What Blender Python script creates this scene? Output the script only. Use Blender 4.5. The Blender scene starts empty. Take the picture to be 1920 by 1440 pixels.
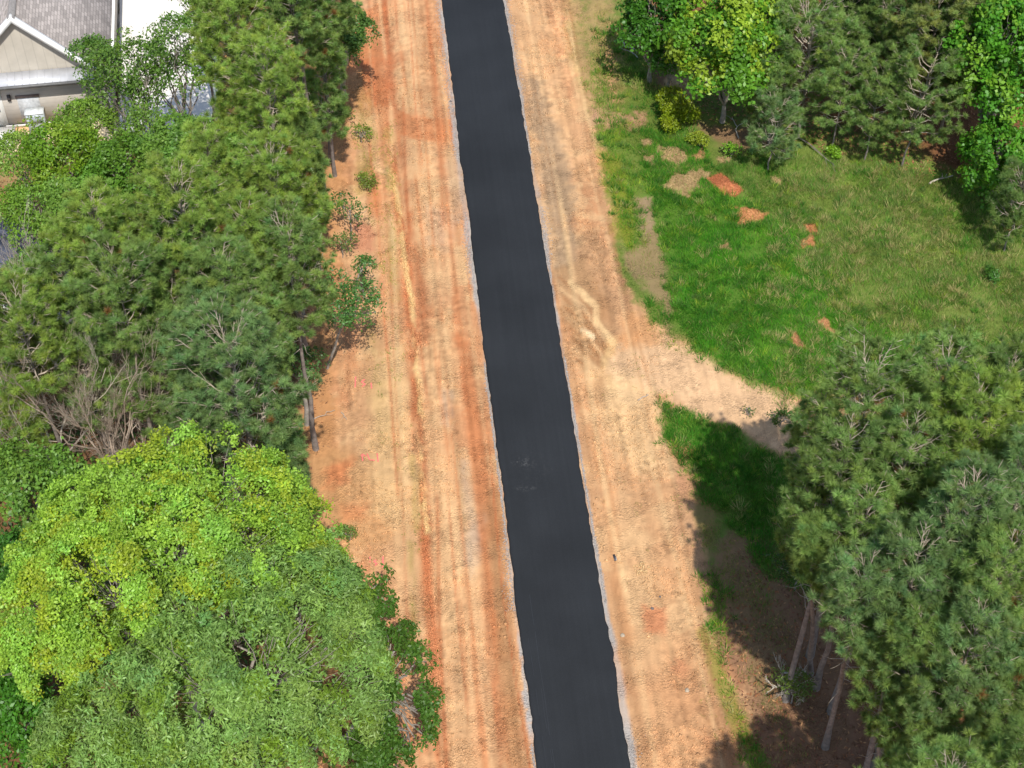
import bpy, math
import numpy as np
R_ = math.radians
SC = bpy.context.scene
COL = SC.collection

# ------------------------------------------------------------------ camera, sky, sun
CAM_H, DEP, FPX = 48.0, R_(48.2), 3150.0
cam = bpy.data.cameras.new('camera'); camo = bpy.data.objects.new('camera', cam); COL.objects.link(camo)
camo.location = (0, 0, CAM_H); camo.rotation_euler = (R_(90) - DEP, 0, 0)
cam.sensor_width = 36; cam.lens = FPX / 1920 * 36; cam.clip_end = 5000; cam.clip_start = 1
SC.camera = camo
SUN_EL, SUN_AZ = R_(57), R_(11)       # sun behind the camera, a little to the right
SDIR = np.array([math.cos(SUN_EL)*math.sin(SUN_AZ), -math.cos(SUN_EL)*math.cos(SUN_AZ), math.sin(SUN_EL)])
w = bpy.data.worlds.new('World'); SC.world = w; w.use_nodes = True
wn = w.node_tree.nodes; bg = wn['Background']
sky = wn.new('ShaderNodeTexSky'); sky.sky_type = 'NISHITA'; sky.sun_disc = False
sky.sun_elevation = SUN_EL; sky.sun_rotation = math.pi - SUN_AZ
w.node_tree.links.new(sky.outputs[0], bg.inputs[0]); bg.inputs[1].default_value = 0.15
sl = bpy.data.lights.new('sun', 'SUN'); sl.energy = 4.5; sl.angle = R_(0.5); sl.color = (1, .955, .88)
so = bpy.data.objects.new('sun', sl); COL.objects.link(so)
so.rotation_euler = (math.pi/2 - SUN_EL, 0, SUN_AZ)
SC.view_settings.view_transform = 'Standard'; SC.view_settings.look = 'None'
SC.view_settings.exposure = 0.25; SC.view_settings.gamma = 1

# ------------------------------------------------------------------ projection helpers
FW = np.array([0, math.cos(DEP), -math.sin(DEP)]); UP = np.array([0, math.sin(DEP), math.cos(DEP)])
def at(u, v, z=0.0):
    d = FPX*FW + (u-960)*np.array([1., 0, 0]) - (v-720)*UP
    return np.array([0, 0, CAM_H]) + d*((z-CAM_H)/d[2])
def px(x, y, z=0.0):
    dx, dy, dz = x, y, z-CAM_H
    dep = dy*FW[1] + dz*FW[2]; up = dy*UP[1] + dz*UP[2]
    return 960 + FPX*dx/dep, 720 - FPX*up/dep
def ppm(v, z):                       # pixels per metre at that height
    p = at(960, v, z); return FPX/(p[1]*FW[1] + (p[2]-CAM_H)*FW[2])

# ------------------------------------------------------------------ noise
def hsh(ix, iy, s):
    n = (ix.astype(np.int64)*374761393 + iy.astype(np.int64)*668265263 + s*1274126177) & 0x7fffffff
    n = ((n ^ (n >> 13))*1274126177) & 0x7fffffff
    return ((n ^ (n >> 16)) & 0xffff)/65535.0
def vn(x, y, s=0):
    x0 = np.floor(x); y0 = np.floor(y); fx = x-x0; fy = y-y0
    fx = fx*fx*(3-2*fx); fy = fy*fy*(3-2*fy)
    a = hsh(x0, y0, s); b = hsh(x0+1, y0, s); c = hsh(x0, y0+1, s); d = hsh(x0+1, y0+1, s)
    return (a*(1-fx)+b*fx)*(1-fy) + (c*(1-fx)+d*fx)*fy
def fbm(x, y, s=0, o=4):
    r = 0; a = .5; t = 0
    for i in range(o):
        r = r + a*vn(x, y, s+i*17); t += a; a *= .55; x, y = (x*.8+y*.6)*2.03+3.1, (y*.8-x*.6)*2.03+1.7
    return r/t
def sst(a, b, x):
    t = np.clip((x-a)/(b-a), 0, 1); return t*t*(3-2*t)

# ------------------------------------------------------------------ mesh helpers
def lin(c):
    c = np.array(c, float)/255; return np.where(c < .04045, c/12.92, ((c+.055)/1.055)**2.4)
KALB = 0.66
def alb(r, g, b): return lin((r, g, b))*KALB
def mesh_np(name, V, F, colr=None, smooth=False):
    V = np.asarray(V, np.float32); F = np.asarray(F, np.int32); k = F.shape[1]
    me = bpy.data.meshes.new(name)
    me.vertices.add(len(V)); me.vertices.foreach_set('co', V.ravel())
    me.loops.add(F.size); me.loops.foreach_set('vertex_index', F.ravel())
    me.polygons.add(len(F)); me.polygons.foreach_set('loop_start', np.arange(0, F.size, k, dtype=np.int32))
    if smooth: me.polygons.foreach_set('use_smooth', np.ones(len(F), bool))
    me.update(calc_edges=True)
    if colr is not None:
        a = me.color_attributes.new('tint', 'FLOAT_COLOR', 'POINT')
        c = np.ones((len(V), 4), np.float32); c[:, :3] = colr; a.data.foreach_set('color', c.ravel())
    return me
def obj(name, me, mat=None, parent=None, loc=None):
    o = bpy.data.objects.new(name, me); COL.objects.link(o)
    if mat and me: me.materials.append(mat)
    if parent: o.parent = parent
    if loc is not None: o.location = loc
    return o
def tag(o, label=None, cat=None, group=None, kind=None):
    if label: o['label'] = label
    if cat: o['category'] = cat
    if group: o['group'] = group
    if kind: o['kind'] = kind
    return o
class MB:
    """collects quads"""
    def __init__(s): s.V = []; s.F = []; s.n = 0
    def add(s, V, F):
        V = np.asarray(V, float); F = np.asarray(F, int); s.V.append(V); s.F.append(F+s.n); s.n += len(V)
    def box(s, a, b):
        x0, y0, z0 = a; x1, y1, z1 = b
        s.add([(x0,y0,z0),(x1,y0,z0),(x1,y1,z0),(x0,y1,z0),(x0,y0,z1),(x1,y0,z1),(x1,y1,z1),(x0,y1,z1)],
              [(0,3,2,1),(4,5,6,7),(0,1,5,4),(1,2,6,5),(2,3,7,6),(3,0,4,7)])
    def quadslab(s, P, t):
        """slab: quad P (4x3) and the same shifted by vector t"""
        P = np.asarray(P, float); Q = P+np.asarray(t, float)
        s.add(np.vstack([P, Q]), [(0,3,2,1),(4,5,6,7),(0,1,5,4),(1,2,6,5),(2,3,7,6),(3,0,4,7)])
    def tube(s, pts, rad, sides=6, jit=0, rng=None):
        P = np.asarray(pts, float); n = len(P); rad = np.broadcast_to(np.asarray(rad, float), (n,))
        T = np.gradient(P, axis=0); T /= np.linalg.norm(T, axis=1)[:, None]+1e-9
        ref = np.array([0, 0, 1.]) if abs(T[0, 2]) < .8 else np.array([1., 0, 0])
        A = np.cross(T, ref); A /= np.linalg.norm(A, axis=1)[:, None]+1e-9; B = np.cross(T, A)
        th = np.arange(sides)*2*math.pi/sides
        r = rad[:, None]*np.ones(sides)[None]
        if jit and rng is not None: r = r*(1+rng.uniform(-jit, jit, r.shape))
        V = P[:, None]+r[..., None]*(np.cos(th)[None, :, None]*A[:, None]+np.sin(th)[None, :, None]*B[:, None])
        V = V.reshape(-1, 3); i = np.arange(n-1)[:, None]*sides; j = np.arange(sides)[None]; j2 = (j+1) % sides
        F = np.stack([i+j, i+j2, i+sides+j2, i+sides+j], -1).reshape(-1, 4)
        s.add(V, F)
    def cyl(s, p0, p1, r0, r1=None, sides=12):
        r1 = r0 if r1 is None else r1
        p0 = np.asarray(p0, float); p1 = np.asarray(p1, float); e = (p1-p0)*1e-4
        s.tube([p0, p0+e, p1-e, p1], [r0*.02, r0, r1, r1*.02], sides)
    def me(s, name, smooth=False, colr=None):
        return mesh_np(name, np.vstack(s.V), np.vstack(s.F), colr, smooth)

# ------------------------------------------------------------------ materials
def mat(name): m = bpy.data.materials.new(name); m.use_nodes = True; return m, m.node_tree.nodes, m.node_tree.links, m.node_tree.nodes['Principled BSDF']
def plain(name, c, rough=.6, metal=0, nscale=8, namt=.25, bump=0, bscale=60):
    m, n, l, b = mat(name); b.inputs['Roughness'].default_value = rough; b.inputs['Metallic'].default_value = metal
    tc = n.new('ShaderNodeTexCoord'); no = n.new('ShaderNodeTexNoise'); no.inputs['Scale'].default_value = nscale; no.inputs['Detail'].default_value = 6
    l.new(tc.outputs['Object'], no.inputs['Vector'])
    mr = n.new('ShaderNodeMapRange'); mr.inputs[1].default_value = .25; mr.inputs[2].default_value = .75
    mr.inputs[3].default_value = 1-namt; mr.inputs[4].default_value = 1+namt; l.new(no.outputs[0], mr.inputs[0])
    vm = n.new('ShaderNodeVectorMath'); vm.operation = 'SCALE'; vm.inputs[0].default_value = c; l.new(mr.outputs[0], vm.inputs['Scale'])
    l.new(vm.outputs[0], b.inputs['Base Color'])
    if bump:
        n2 = n.new('ShaderNodeTexNoise'); n2.inputs['Scale'].default_value = bscale; n2.inputs['Detail'].default_value = 5; l.new(tc.outputs['Object'], n2.inputs['Vector'])
        bp = n.new('ShaderNodeBump'); bp.inputs['Strength'].default_value = bump; bp.inputs['Distance'].default_value = .02
        l.new(n2.outputs[0], bp.inputs['Height']); l.new(bp.outputs[0], b.inputs['Normal'])
    return m
def leafmat(name, transl=.35, rough=.5, spec=.35):
    m, n, l, b = mat(name)
    at_ = n.new('ShaderNodeAttribute'); at_.attribute_name = 'tint'
    l.new(at_.outputs['Color'], b.inputs['Base Color']); b.inputs['Roughness'].default_value = rough
    b.inputs['Specular IOR Level'].default_value = spec
    tr = n.new('ShaderNodeBsdfTranslucent'); hs = n.new('ShaderNodeVectorMath'); hs.operation = 'MULTIPLY'; hs.inputs[1].default_value = (1.15, 1.2, .75)
    l.new(at_.outputs['Color'], hs.inputs[0]); l.new(hs.outputs[0], tr.inputs['Color'])
    mx = n.new('ShaderNodeMixShader'); mx.inputs[0].default_value = transl
    l.new(b.outputs[0], mx.inputs[1]); l.new(tr.outputs[0], mx.inputs[2]); l.new(mx.outputs[0], n['Material Output'].inputs['Surface'])
    return m
M_LEAF = leafmat('broad_leaf', .38, .45, .4)
M_NEEDLE = leafmat('pine_needle', .42, .5, .25)
M_GRASS = leafmat('grass_blade', .35, .6, .2)
M_PBARK = plain('pine_bark', (.20, .17, .15), .9, 0, 5, .45, .8, 30)
M_BARK = plain('grey_bark', (.27, .24, .205), .9, 0, 6, .4, .6, 30)
M_TWIG = plain('pale_branch', (.38, .32, .25), .85, 0, 9, .3)
M_DEAD = plain('bare_twig', (.44, .39, .32), .85, 0, 9, .3)
M_DEADBR = plain('brown_twig', (.40, .32, .25), .85, 0, 9, .3)

# ------------------------------------------------------------------ ground sheet: colour map of the bare earth
LE = lambda v: 826+.1243*v
RE = lambda v: 945+.1667*v
SAND = alb(218, 168, 122); SANDL = alb(236, 192, 142); ORG = alb(208, 134, 88); RED = alb(196, 112, 70); BRN = alb(182, 132, 90)
DUFF = alb(204, 148, 98); GREY = alb(186, 164, 142); LITTER = alb(128, 96, 64); OLV = alb(165, 150, 80); SOILG = alb(98, 136, 50)
TAN = alb(205, 176, 128); DRYG = alb(136, 146, 76); CONC = alb(255, 250, 238)*1.25; GRAV = alb(190, 182, 175); MAROON = alb(120, 76, 52); CLAY = alb(226, 132, 84)
poly = []   # (points, colour, alpha, soft px, warp px)
def P(pts, c, a=1, soft=10, warp=14): poly.append(('p', np.array(pts, float), c, a, soft, warp if warp > 6 else warp*2.2, None))
def Ln(pts, wd, c, a=1, soft=5, warp=4, brk=None): poly.append(('l', np.array(pts, float), c, a, soft, warp, (wd, brk)))
# forest floors
P([(-900,-900),(560,-900),(640,0),(610,120),(600,300),(590,480),(570,560),(580,700),(555,850),(560,960),(600,1100),(700,1250),(720,1450),(740,2200),(-900,2200)], LITTER, 1, 30, 20)
P([(-200,-200),(560,-200),(560,160),(420,260),(380,700),(-200,700)], alb(112,104,62), .6, 30, 20)
P([(590,100),(705,60),(690,180),(650,240),(640,420),(620,700),(640,860),(660,1000),(560,1000),(555,850),(590,600),(585,300)], DUFF, .9, 16, 16)
P([(570,850),(640,830),(740,900),(760,1000),(640,1050),(560,1000)], alb(208,158,108), .7, 20, 14)
P([(640,60),(700,0),(740,0),(720,110),(640,150)], ORG, .7, 10, 10)
P([(680,110),(715,110),(735,200),(700,200),(688,170)], RED, .75, 8, 8)
P([(690,320),(722,330),(726,420),(692,400)], ORG, .7, 8, 8)
P([(660,420),(700,425),(700,470),(662,470)], alb(214,140,110), .6, 8, 8)
P([(610,880),(660,860),(650,910),(610,915)], CLAY, .6, 12, 10)
P([(640,950),(690,950),(680,980),(640,980)], CLAY, .4, 12, 8)
# left of the road: long bands
Ln([(760,-80),(770,200),(775,420),(800,640),(815,900),(850,1100),(865,1500)], 46, SANDL, .55, 26, 12, (.5,2))
Ln([(720,-50),(728,120),(745,330),(765,520),(775,700),(792,900),(803,1100),(818,1300),(835,1500)], 11, RED, .8, 9, 4, (.35,6))
Ln([(700,40),(715,180),(722,300)], 10, ORG, .6, 12, 6)
Ln([(740,330),(758,480),(772,560),(779,640),(786,720),(790,850),(800,1000)], 5, alb(250,214,150), .75, 4, 4, (.5,9))
Ln([(765,400),(790,540),(800,640)], 9, RED, .6, 9, 5, (.5,5))
Ln([(795,-50),(805,140),(840,260)], 18, ORG, .45, 16, 10, (.4,3))
P([(740,205),(860,225),(862,255),(830,265),(745,250)], ORG, .8, 6, 8)
Ln([(860,640),(884,760),(905,880),(925,1000)], 17, ORG, .85, 12, 5, (.25,3))
Ln([(925,930),(935,1100),(955,1300),(975,1500)], 16, BRN, .75, 14, 6, (.3,3))
Ln([(905,1000),(925,1200),(945,1440)], 10, ORG, .6, 10, 5, (.4,4))
Ln([(870,870),(888,1000),(880,1050)], 8, GREY, .5, 10, 6, (.4,5))
P([(790,700),(840,600),(870,700),(860,760),(800,740)], SANDL, .6, 14, 14)
P([(700,1200),(770,1240),(800,1440),(700,1440)], ORG, .45, 26, 16)
P([(700,700),(760,640),(770,900),(765,1000),(700,960),(690,800)], alb(238,196,142), .8, 20, 12)
P([(740,1000),(775,1010),(775,1150),(745,1150)], SANDL, .6, 14, 8)
P([(795,380),(855,400),(850,470),(800,460)], GREY, .35, 14, 12)
P([(835,300),(870,280),(880,400),(850,420)], GREY, .35, 14, 10)
P([(826,730),(850,735),(845,800),(826,790)], GREY, .5, 8, 8)
P([(862,1010),(905,960),(900,1060),(880,1090)], GREY, .4, 12, 10)
Ln([(775,860),(782,930),(781,990)], 8, OLV, .45, 6, 5, (.4,9))
Ln([(680,180),(690,280),(675,350)], 12, OLV, .55, 14, 8, (.45,4))
Ln([(728,250),(735,420),(738,560)], 8, OLV, .5, 10, 6, (.5,6))
Ln([(690,600),(705,700),(720,830)], 10, OLV, .3, 14, 8, (.5,6))
Ln([(770,1020),(778,1200)], 5, OLV, .5, 6, 4, (.5,8))
for (x0, x1) in ((800,835),(812,848),(850,880)): Ln([(x0,560),(x1,1440)], 2.5, BRN, .35, 4, 3, (.5,14))
Ln([(892,300),(915,600),(935,900),(958,1200),(975,1440)], 3, BRN, .4, 4, 3, (.5,16))
# right of the road
Ln([(985,-80),(1040,250),(1090,520),(1150,800),(1200,1100),(1270,1500)], 42, SANDL, .5, 24, 12, (.45,3))
P([(985,150),(1010,140),(1062,280),(1085,480),(1060,560),(1035,470),(1000,260)], alb(174,146,116), .8, 14, 14)
P([(1090,430),(1150,440),(1190,560),(1150,620),(1110,600),(1085,520)], alb(196,150,110), .7, 14, 14)
P([(1045,510),(1090,480),(1140,590),(1170,680),(1150,700),(1090,690),(1055,600)], alb(190,148,106), .85, 12, 12)
for k in range(9):
    x = 1048+k*4; y = 520+k*19
    Ln([(x,y),(x+45,y+40),(x+80,y+95)], 3, [BRN, SANDL, BRN][k % 3], .7, 3, 3, (.4,6))
Ln([(1070,530),(1118,575),(1120,600),(1150,640)], 6, alb(244,204,150), .9, 3, 3)
Ln([(1093,620),(1112,632)], 5, alb(250,220,175), .9, 3, 3)
Ln([(1150,640),(1140,680),(1145,720)], 10, alb(240,198,140), .7, 8, 8)
P([(1050,-60),(1140,-60),(1180,60),(1130,200),(1100,220),(1080,120)], alb(176,156,98), .8, 18, 16)
P([(1160,640),(1230,640),(1300,650),(1370,700),(1430,720),(1500,760),(1520,870),(1480,865),(1400,810),(1330,785),(1290,765),(1240,740),(1180,760),(1130,700)], alb(232,190,146), .95, 12, 14)
P([(1170,590),(1220,600),(1235,640),(1160,650)], alb(228,166,112), .7, 12, 12)
P([(1100,690),(1180,700),(1240,760),(1240,860),(1200,900),(1130,800)], alb(240,200,148), .7, 18, 12)
P([(1110,540),(1140,560),(1150,610),(1120,590)], BRN, .5, 10, 8)
P([(1090,720),(1140,700),(1140,760),(1110,770)], BRN, .6, 12, 10)
Ln([(1110,800),(1140,920),(1155,1080),(1175,1200)], 12, alb(216,158,110), .75, 10, 6, (.3,4))
Ln([(1175,880),(1210,960),(1240,1020)], 16, alb(208,156,112), .55, 14, 8, (.4,4))
P([(1205,1140),(1245,1140),(1250,1190),(1210,1185)], alb(216,138,96), .8, 8, 8)
P([(1265,1230),(1290,1240),(1285,1275),(1268,1265)], alb(216,140,100), .6, 8, 6)
P([(1180,1290),(1290,1230),(1360,1360),(1380,1480),(1230,1480)], alb(218,158,112), .5, 24, 14)
for dx in (0, 14, 30): Ln([(1310+dx,1320),(1350+dx,1400),(1372+dx,1470)], 3, BRN, .5, 3, 3, (.4,10))
# grass field soil and its bare patches
P([(1078,-60),(1200,-100),(1240,100),(1500,-50),(2100,-60),(2100,700),(1700,700),(1500,740),(1440,722),(1380,695),(1300,650),(1240,620),(1210,590),(1165,520),(1150,400),(1122,260),(1106,160),(1092,60)], alb(112,136,58), .96, 10, 16)
P([(1060,-60),(1120,-60),(1165,60),(1170,150),(1140,215),(1112,235),(1092,120)], alb(196,158,112), .72, 22, 34)
P([(1240,250),(1290,240),(1330,330),(1430,400),(1500,420),(1560,560),(1700,640),(1900,640),(1900,720),(1500,740),(1440,722),(1380,695),(1300,650),(1262,600),(1245,480),(1205,330)], SOILG, .9, 20, 16)
P([(1240,750),(1290,770),(1330,790),(1400,815),(1480,870),(1560,900),(1600,1400),(1470,1440),(1420,1300),(1360,1100),(1310,1000),(1290,890),(1245,800)], SOILG, .92, 10, 14)
P([(1455,0),(1560,-20),(1560,40),(1500,80),(1450,60)], alb(170,100,66), 1, 10, 10)
P([(1200,90),(1250,80),(1290,190),(1330,240),(1400,230),(1450,270),(1380,300),(1320,250),(1230,160)], alb(156,120,92), .9, 10, 12)
P([(1430,210),(1500,200),(1570,230),(1700,270),(1800,330),(1870,360),(1900,420),(2100,420),(2100,-200),(1200,-200),(1230,80),(1400,80),(1440,190)], alb(142,92,66), .9, 12, 14)
P([(1255,140),(1325,150),(1310,185),(1240,170)], alb(220,184,136), .9, 6, 8)
P([(1165,215),(1215,205),(1212,238),(1115,240)], alb(198,150,118), .9, 5, 6)
P([(1108,206),(1165,212),(1160,240),(1112,238)], alb(206,160,124), .85, 5, 6)
Ln([(1118,60),(1140,100),(1146,150),(1150,190)], 8, alb(208,160,118), .9, 5, 5)
P([(1188,368),(1222,370),(1225,400),(1222,430),(1200,440),(1188,400)], alb(176,146,116), .85, 6, 9)
P([(1165,480),(1220,430),(1245,440),(1250,500),(1262,600),(1255,620),(1235,560),(1205,530),(1180,510)], alb(172,140,108), .75, 9, 16)
P([(1120,280),(1160,290),(1190,430),(1185,470),(1150,450),(1140,380)], alb(150,150,50), .6, 8, 8)
P([(1232,272),(1265,278),(1285,284),(1290,305),(1262,318),(1250,300),(1235,290)], TAN, 1, 2, 5)
P([(1209,294),(1235,292),(1228,306),(1215,308)], TAN, 1, 2, 4)
P([(1300,290),(1322,276),(1325,298),(1308,302)], alb(214,166,118), 1, 2, 4)
P([(1240,345),(1265,325),(1300,318),(1312,335),(1300,362),(1290,372),(1262,362)], TAN, 1, 2, 5)
P([(1310,318),(1335,322),(1330,338),(1308,335)], TAN, 1, 2, 4)
P([(1325,335),(1350,330),(1378,345),(1390,362),(1380,374),(1362,372),(1340,356)], alb(222,144,100), 1, 2, 3)
P([(1200,262),(1222,258),(1226,270),(1206,274)], TAN, 1, 2, 3)
P([(1345,296),(1366,292),(1370,306),(1350,308)], TAN, 1, 2, 3)
P([(1348,455),(1366,452),(1372,466),(1352,468)], alb(200,164,120), 1, 2, 3)
P([(1445,330),(1470,334),(1466,346),(1448,342)], TAN, 1, 2, 3)
P([(1382,388),(1400,384),(1438,398),(1432,408),(1408,415),(1392,422)], alb(226,164,112), 1, 2, 4)
P([(1506,422),(1528,418),(1534,438),(1520,436)], alb(222,150,104), 1, 2, 3)
P([(1502,450),(1522,440),(1530,460),(1504,462)], alb(222,160,110), 1, 2, 3)
P([(1528,600),(1548,596),(1566,628),(1552,624),(1536,612)], alb(222,166,118), 1, 2, 3)
P([(1482,618),(1500,630),(1514,650),(1500,652),(1488,632)], alb(216,158,114), 1, 2, 3)
P([(1270,835),(1300,828),(1310,845),(1295,860),(1265,858)], alb(196,130,100), .95, 4, 5)
P([(1262,890),(1300,880),(1320,910),(1300,930),(1270,920)], alb(222,166,124), .8, 6, 6)
P([(1275,840),(1350,940),(1340,1010),(1310,1080),(1270,1000),(1262,900)], alb(190,140,104), .5, 14, 12)
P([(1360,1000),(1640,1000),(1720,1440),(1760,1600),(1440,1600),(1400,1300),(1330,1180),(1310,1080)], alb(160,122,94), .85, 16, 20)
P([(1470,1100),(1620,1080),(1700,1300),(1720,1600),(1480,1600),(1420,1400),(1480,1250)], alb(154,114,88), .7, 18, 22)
Ln([(1320,1190),(1345,1260),(1380,1340),(1420,1430),(1440,1500)], 16, alb(150,150,60), .7, 8, 8, (.3,4))
P([(1640,380),(2100,400),(2100,640),(1760,600)], DRYG, .4, 40, 20)
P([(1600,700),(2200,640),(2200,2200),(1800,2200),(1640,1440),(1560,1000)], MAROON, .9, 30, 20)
# concrete drive and yard by the house
P([(222,-300),(345,-300),(345,0),(400,60),(410,150),(392,245),(330,260),(224,240)], CONC, 1, 2, 1)
P([(-200,238),(222,226),(215,262),(70,270),(30,300),(-200,310)], alb(252,232,190), 1, 4, 3)
P([(20,235),(72,230),(70,245),(30,250)], alb(236,180,120), .7, 4, 3)
P([(-100,300),(40,280),(110,330),(100,420),(0,440),(-100,440)], alb(190,160,110), .7, 12, 10)
P([(-300,430),(100,440),(130,560),(120,640),(-300,640)], alb(150,150,156), .9, 8, 4)
P([(10,400),(40,360),(60,600),(90,650),(20,700),(0,600)], alb(228,200,160), .7, 10, 6)

def segd(X, Y, a, b):
    ax, ay = a; bx, by = b; dx, dy = bx-ax, by-ay
    t = np.clip(((X-ax)*dx+(Y-ay)*dy)/(dx*dx+dy*dy+1e-9), 0, 1)
    return np.hypot(X-ax-t*dx, Y-ay-t*dy)
def inpoly(X, Y, pts):
    ins = np.zeros(X.shape, bool); n = len(pts)
    for i in range(n):
        x0, y0 = pts[i]; x1, y1 = pts[(i+1) % n]
        if y0 == y1: continue
        c = ((y0 > Y) != (y1 > Y)) & (X < (x1-x0)*(Y-y0)/(y1-y0)+x0); ins ^= c
    return ins
rd = at(885.5, 0)-at(1095, 1440); rd[2] = 0; rd /= np.linalg.norm(rd); rn = np.array([rd[1], -rd[0], 0]); r0 = at(1095, 1440)
def st(x, y): return (x-r0[0])*rd[0]+(y-r0[1])*rd[1], (x-r0[0])*rn[0]+(y-r0[1])*rn[1]
def maskval(kind, pts, soft, warp, ex, U, V, X, Y, seed):
    wx = (fbm(X*1.1, Y*1.1, seed, 4)-.5)*2*warp + (fbm(X*4, Y*4, seed+5, 3)-.5)*warp*1.5
    wy = (fbm(X*1.1, Y*1.1, seed+50, 4)-.5)*2*warp + (fbm(X*4, Y*4, seed+55, 3)-.5)*warp*1.5
    u = U+wx; v = V+wy
    d = np.full(U.shape, 1e9)
    if kind == 'p':
        for i in range(len(pts)): d = np.minimum(d, segd(u, v, pts[i], pts[(i+1) % len(pts)]))
        d = np.where(inpoly(u, v, pts), -d, d)
        return 1-sst(-soft, soft, d)
    wd, brk = ex
    for i in range(len(pts)-1): d = np.minimum(d, segd(u, v, pts[i], pts[i+1]))
    m = 1-sst(wd-soft, wd+soft, d)
    if brk:
        s, t = st(X, Y); m = m*sst(brk[0]-.22, brk[0]+.22, fbm(s*.12*brk[1], t*.5*brk[1], seed+90, 3)+.12)
    return m
def paint(X, Y):
    U, V = px(X, Y); s, t = st(X, Y)
    base = SAND[None]*np.ones((len(X), 1))
    n1 = fbm(s*.35, t*1.3, 3, 5)[:, None]+np.where(t < 0, .06, 0)[:, None]; base = base*(1-sst(.47, .64, n1)*.85)+alb(212,152,108)[None]*sst(.47, .64, n1)*.85
    n2 = fbm(X*.9, Y*.9, 8, 5)[:, None]; base = base*(1-sst(.52, .62, n2)*.6)+SANDL[None]*sst(.52, .62, n2)*.6
    n3 = fbm(X*.7, Y*.5, 9, 5)[:, None]; base = base*(1-sst(.55, .68, n3)*.4)+alb(204,156,116)[None]*sst(.55, .68, n3)*.4
    for k, (kind, pts, c, a, soft, warp, ex) in enumerate(poly):
        pad = soft+warp*1.6+(ex[0] if ex else 0)
        lo = pts.min(0)-pad; hi = pts.max(0)+pad
        idx = np.nonzero((U > lo[0]) & (U < hi[0]) & (V > lo[1]) & (V < hi[1]))[0]
        if not len(idx): continue
        m = maskval(kind, pts, soft, warp, ex, U[idx], V[idx], X[idx], Y[idx], 100+k*7)[:, None]*a
        base[idx] = base[idx]*(1-m)+c[None]*m
    # pale gravel along the pavement edges
    for side in (-1, 1):
        e = (-t if side < 0 else t)-1.52
        wdt = .012+.15*sst(.40, .72, fbm(s*.16, t*0+side, 31, 3))*np.where(s < 34, 1, .25)+.08*vn(s*2.2, t*0, 77)
        if side < 0: wdt = wdt*np.where((s > 16) | (s < 3), 1, .35)
        m = ((1-sst(wdt*.5, wdt+.05, np.abs(e)))*sst(.15, .5, vn(X*6, Y*6, 41)+.25)*(.35+.65*sst(.3, .55, fbm(s*.5, t*0+side*3, 43, 2))))[:, None]
        base = base*(1-m)+GRAV[None]*m
    rl_ = np.random.default_rng(77)
    for k in range(34):
        t0 = rl_.uniform(-6.3, -1.75) if k % 3 else rl_.uniform(1.8, 5.0); w0 = rl_.uniform(.035, .11); up = rl_.random() < .45; a0 = rl_.uniform(.25, .6)
        d_ = t-t0-(fbm(s*.09, s*0, 900+k, 2)-.5)*.5-.006*rl_.uniform(-3, 3)*s
        m = (np.exp(-(d_/w0)**2)*sst(.4, .62, fbm(s*.22, s*0, 960+k, 2))*a0)[:, None]; lim_ = ((U > 640) & (U < 1420))[:, None]; m = m*lim_
        base = base*(1-m)+(np.array([SANDL, alb(240, 202, 150)][k % 2]) if up else np.array([BRN, ORG, RED][k % 3]))[None]*m
    # crumbs, pale flakes and rut streaks of the earth itself
    bare = sst(.12, .2, base[:, 0]-base[:, 1]*.62)[:, None]
    f = fbm((X*.77+Y*.64)*6, (Y*.77-X*.64)*6, 201, 2)[:, None]; q = fbm(s*.14, t*6, 203, 4)[:, None]; cr = sst(.4, .6, fbm(s*.5, t*1.5, 205, 3))[:, None]
    base = base*(1+bare*((f-.5)*.5*(.15+cr)+(q-.5)*.55))
    base = base*(1+(vn(X*.35, Y*.35, 204)[:, None]-.5)*.12)
    return np.clip(base, .005, .85)

def axis(a, b, st_, far):
    core = np.arange(a, b+st_*.5, st_); d = np.array([.5, 1.5, 4, 10, 25, 60, 150, 400, far])
    return np.concatenate([(a-d)[::-1], core, b+d])
GS = .072
gx = axis(-25.5, 25.5, GS, 1500); gy = axis(24.5, 70.5, GS, 1500)
GX, GY = np.meshgrid(gx, gy); X = GX.ravel(); Y = GY.ravel()
def relief(X, Y):
    s, t = st(X, Y); U, V = px(X, Y)
    inn = ((np.abs(X) < 28) & (Y > 23) & (Y < 72)).astype(float)
    z = (fbm(X*.5, Y*.5, 11, 3)-.5)*.16+(fbm((X*.8+Y*.6)*2.5, (Y*.8-X*.6)*2.5, 12, 3)-.5)*.06
    z = z+(fbm(s*.3, t*3.2, 14, 3)-.5)*.06
    tread = .0*np.sin(s*2*math.pi/.19+np.abs(((t+3.3) % 1.7)-.85)*9)*np.exp(-((((t+3.3) % 1.7)-.85)/.28)**2)*(fbm(s*.2, t*.9, 15, 2) > .47)
    z = z+tread
    z = z-.05*np.exp(-((t+4.15)/.22)**2)-.04*np.exp(-((t-3.6)/.3)**2)
    ml = maskval('l', np.array([(740,330),(758,480),(772,560),(779,640),(786,720),(790,850),(800,1000)], float), 4, 4, (5, (.45,9)), U, V, X, Y, 333)
    z = z+ml*(.05+.05*vn(X*8, Y*8, 44))
    # red clay hump in the field
    c = at(1358, 352); z = z+.26*np.exp(-(((X-c[0])/.62)**2+((Y-c[1])/.42)**2))
    inn = inn*(1-((U < 420) & (V < 300)))
    near = sst(1.5, 2.1, np.abs(t))
    return z*near*inn-.02*(1-near)
Z = relief(X, Y)
nx, ny = len(gx), len(gy)
i = (np.arange(ny-1)[:, None]*nx+np.arange(nx-1)[None]).ravel()
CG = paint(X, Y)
g_me = mesh_np('ground', np.stack([X, Y, Z], 1), np.stack([i, i+1, i+nx+1, i+nx], 1), CG, True)
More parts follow.
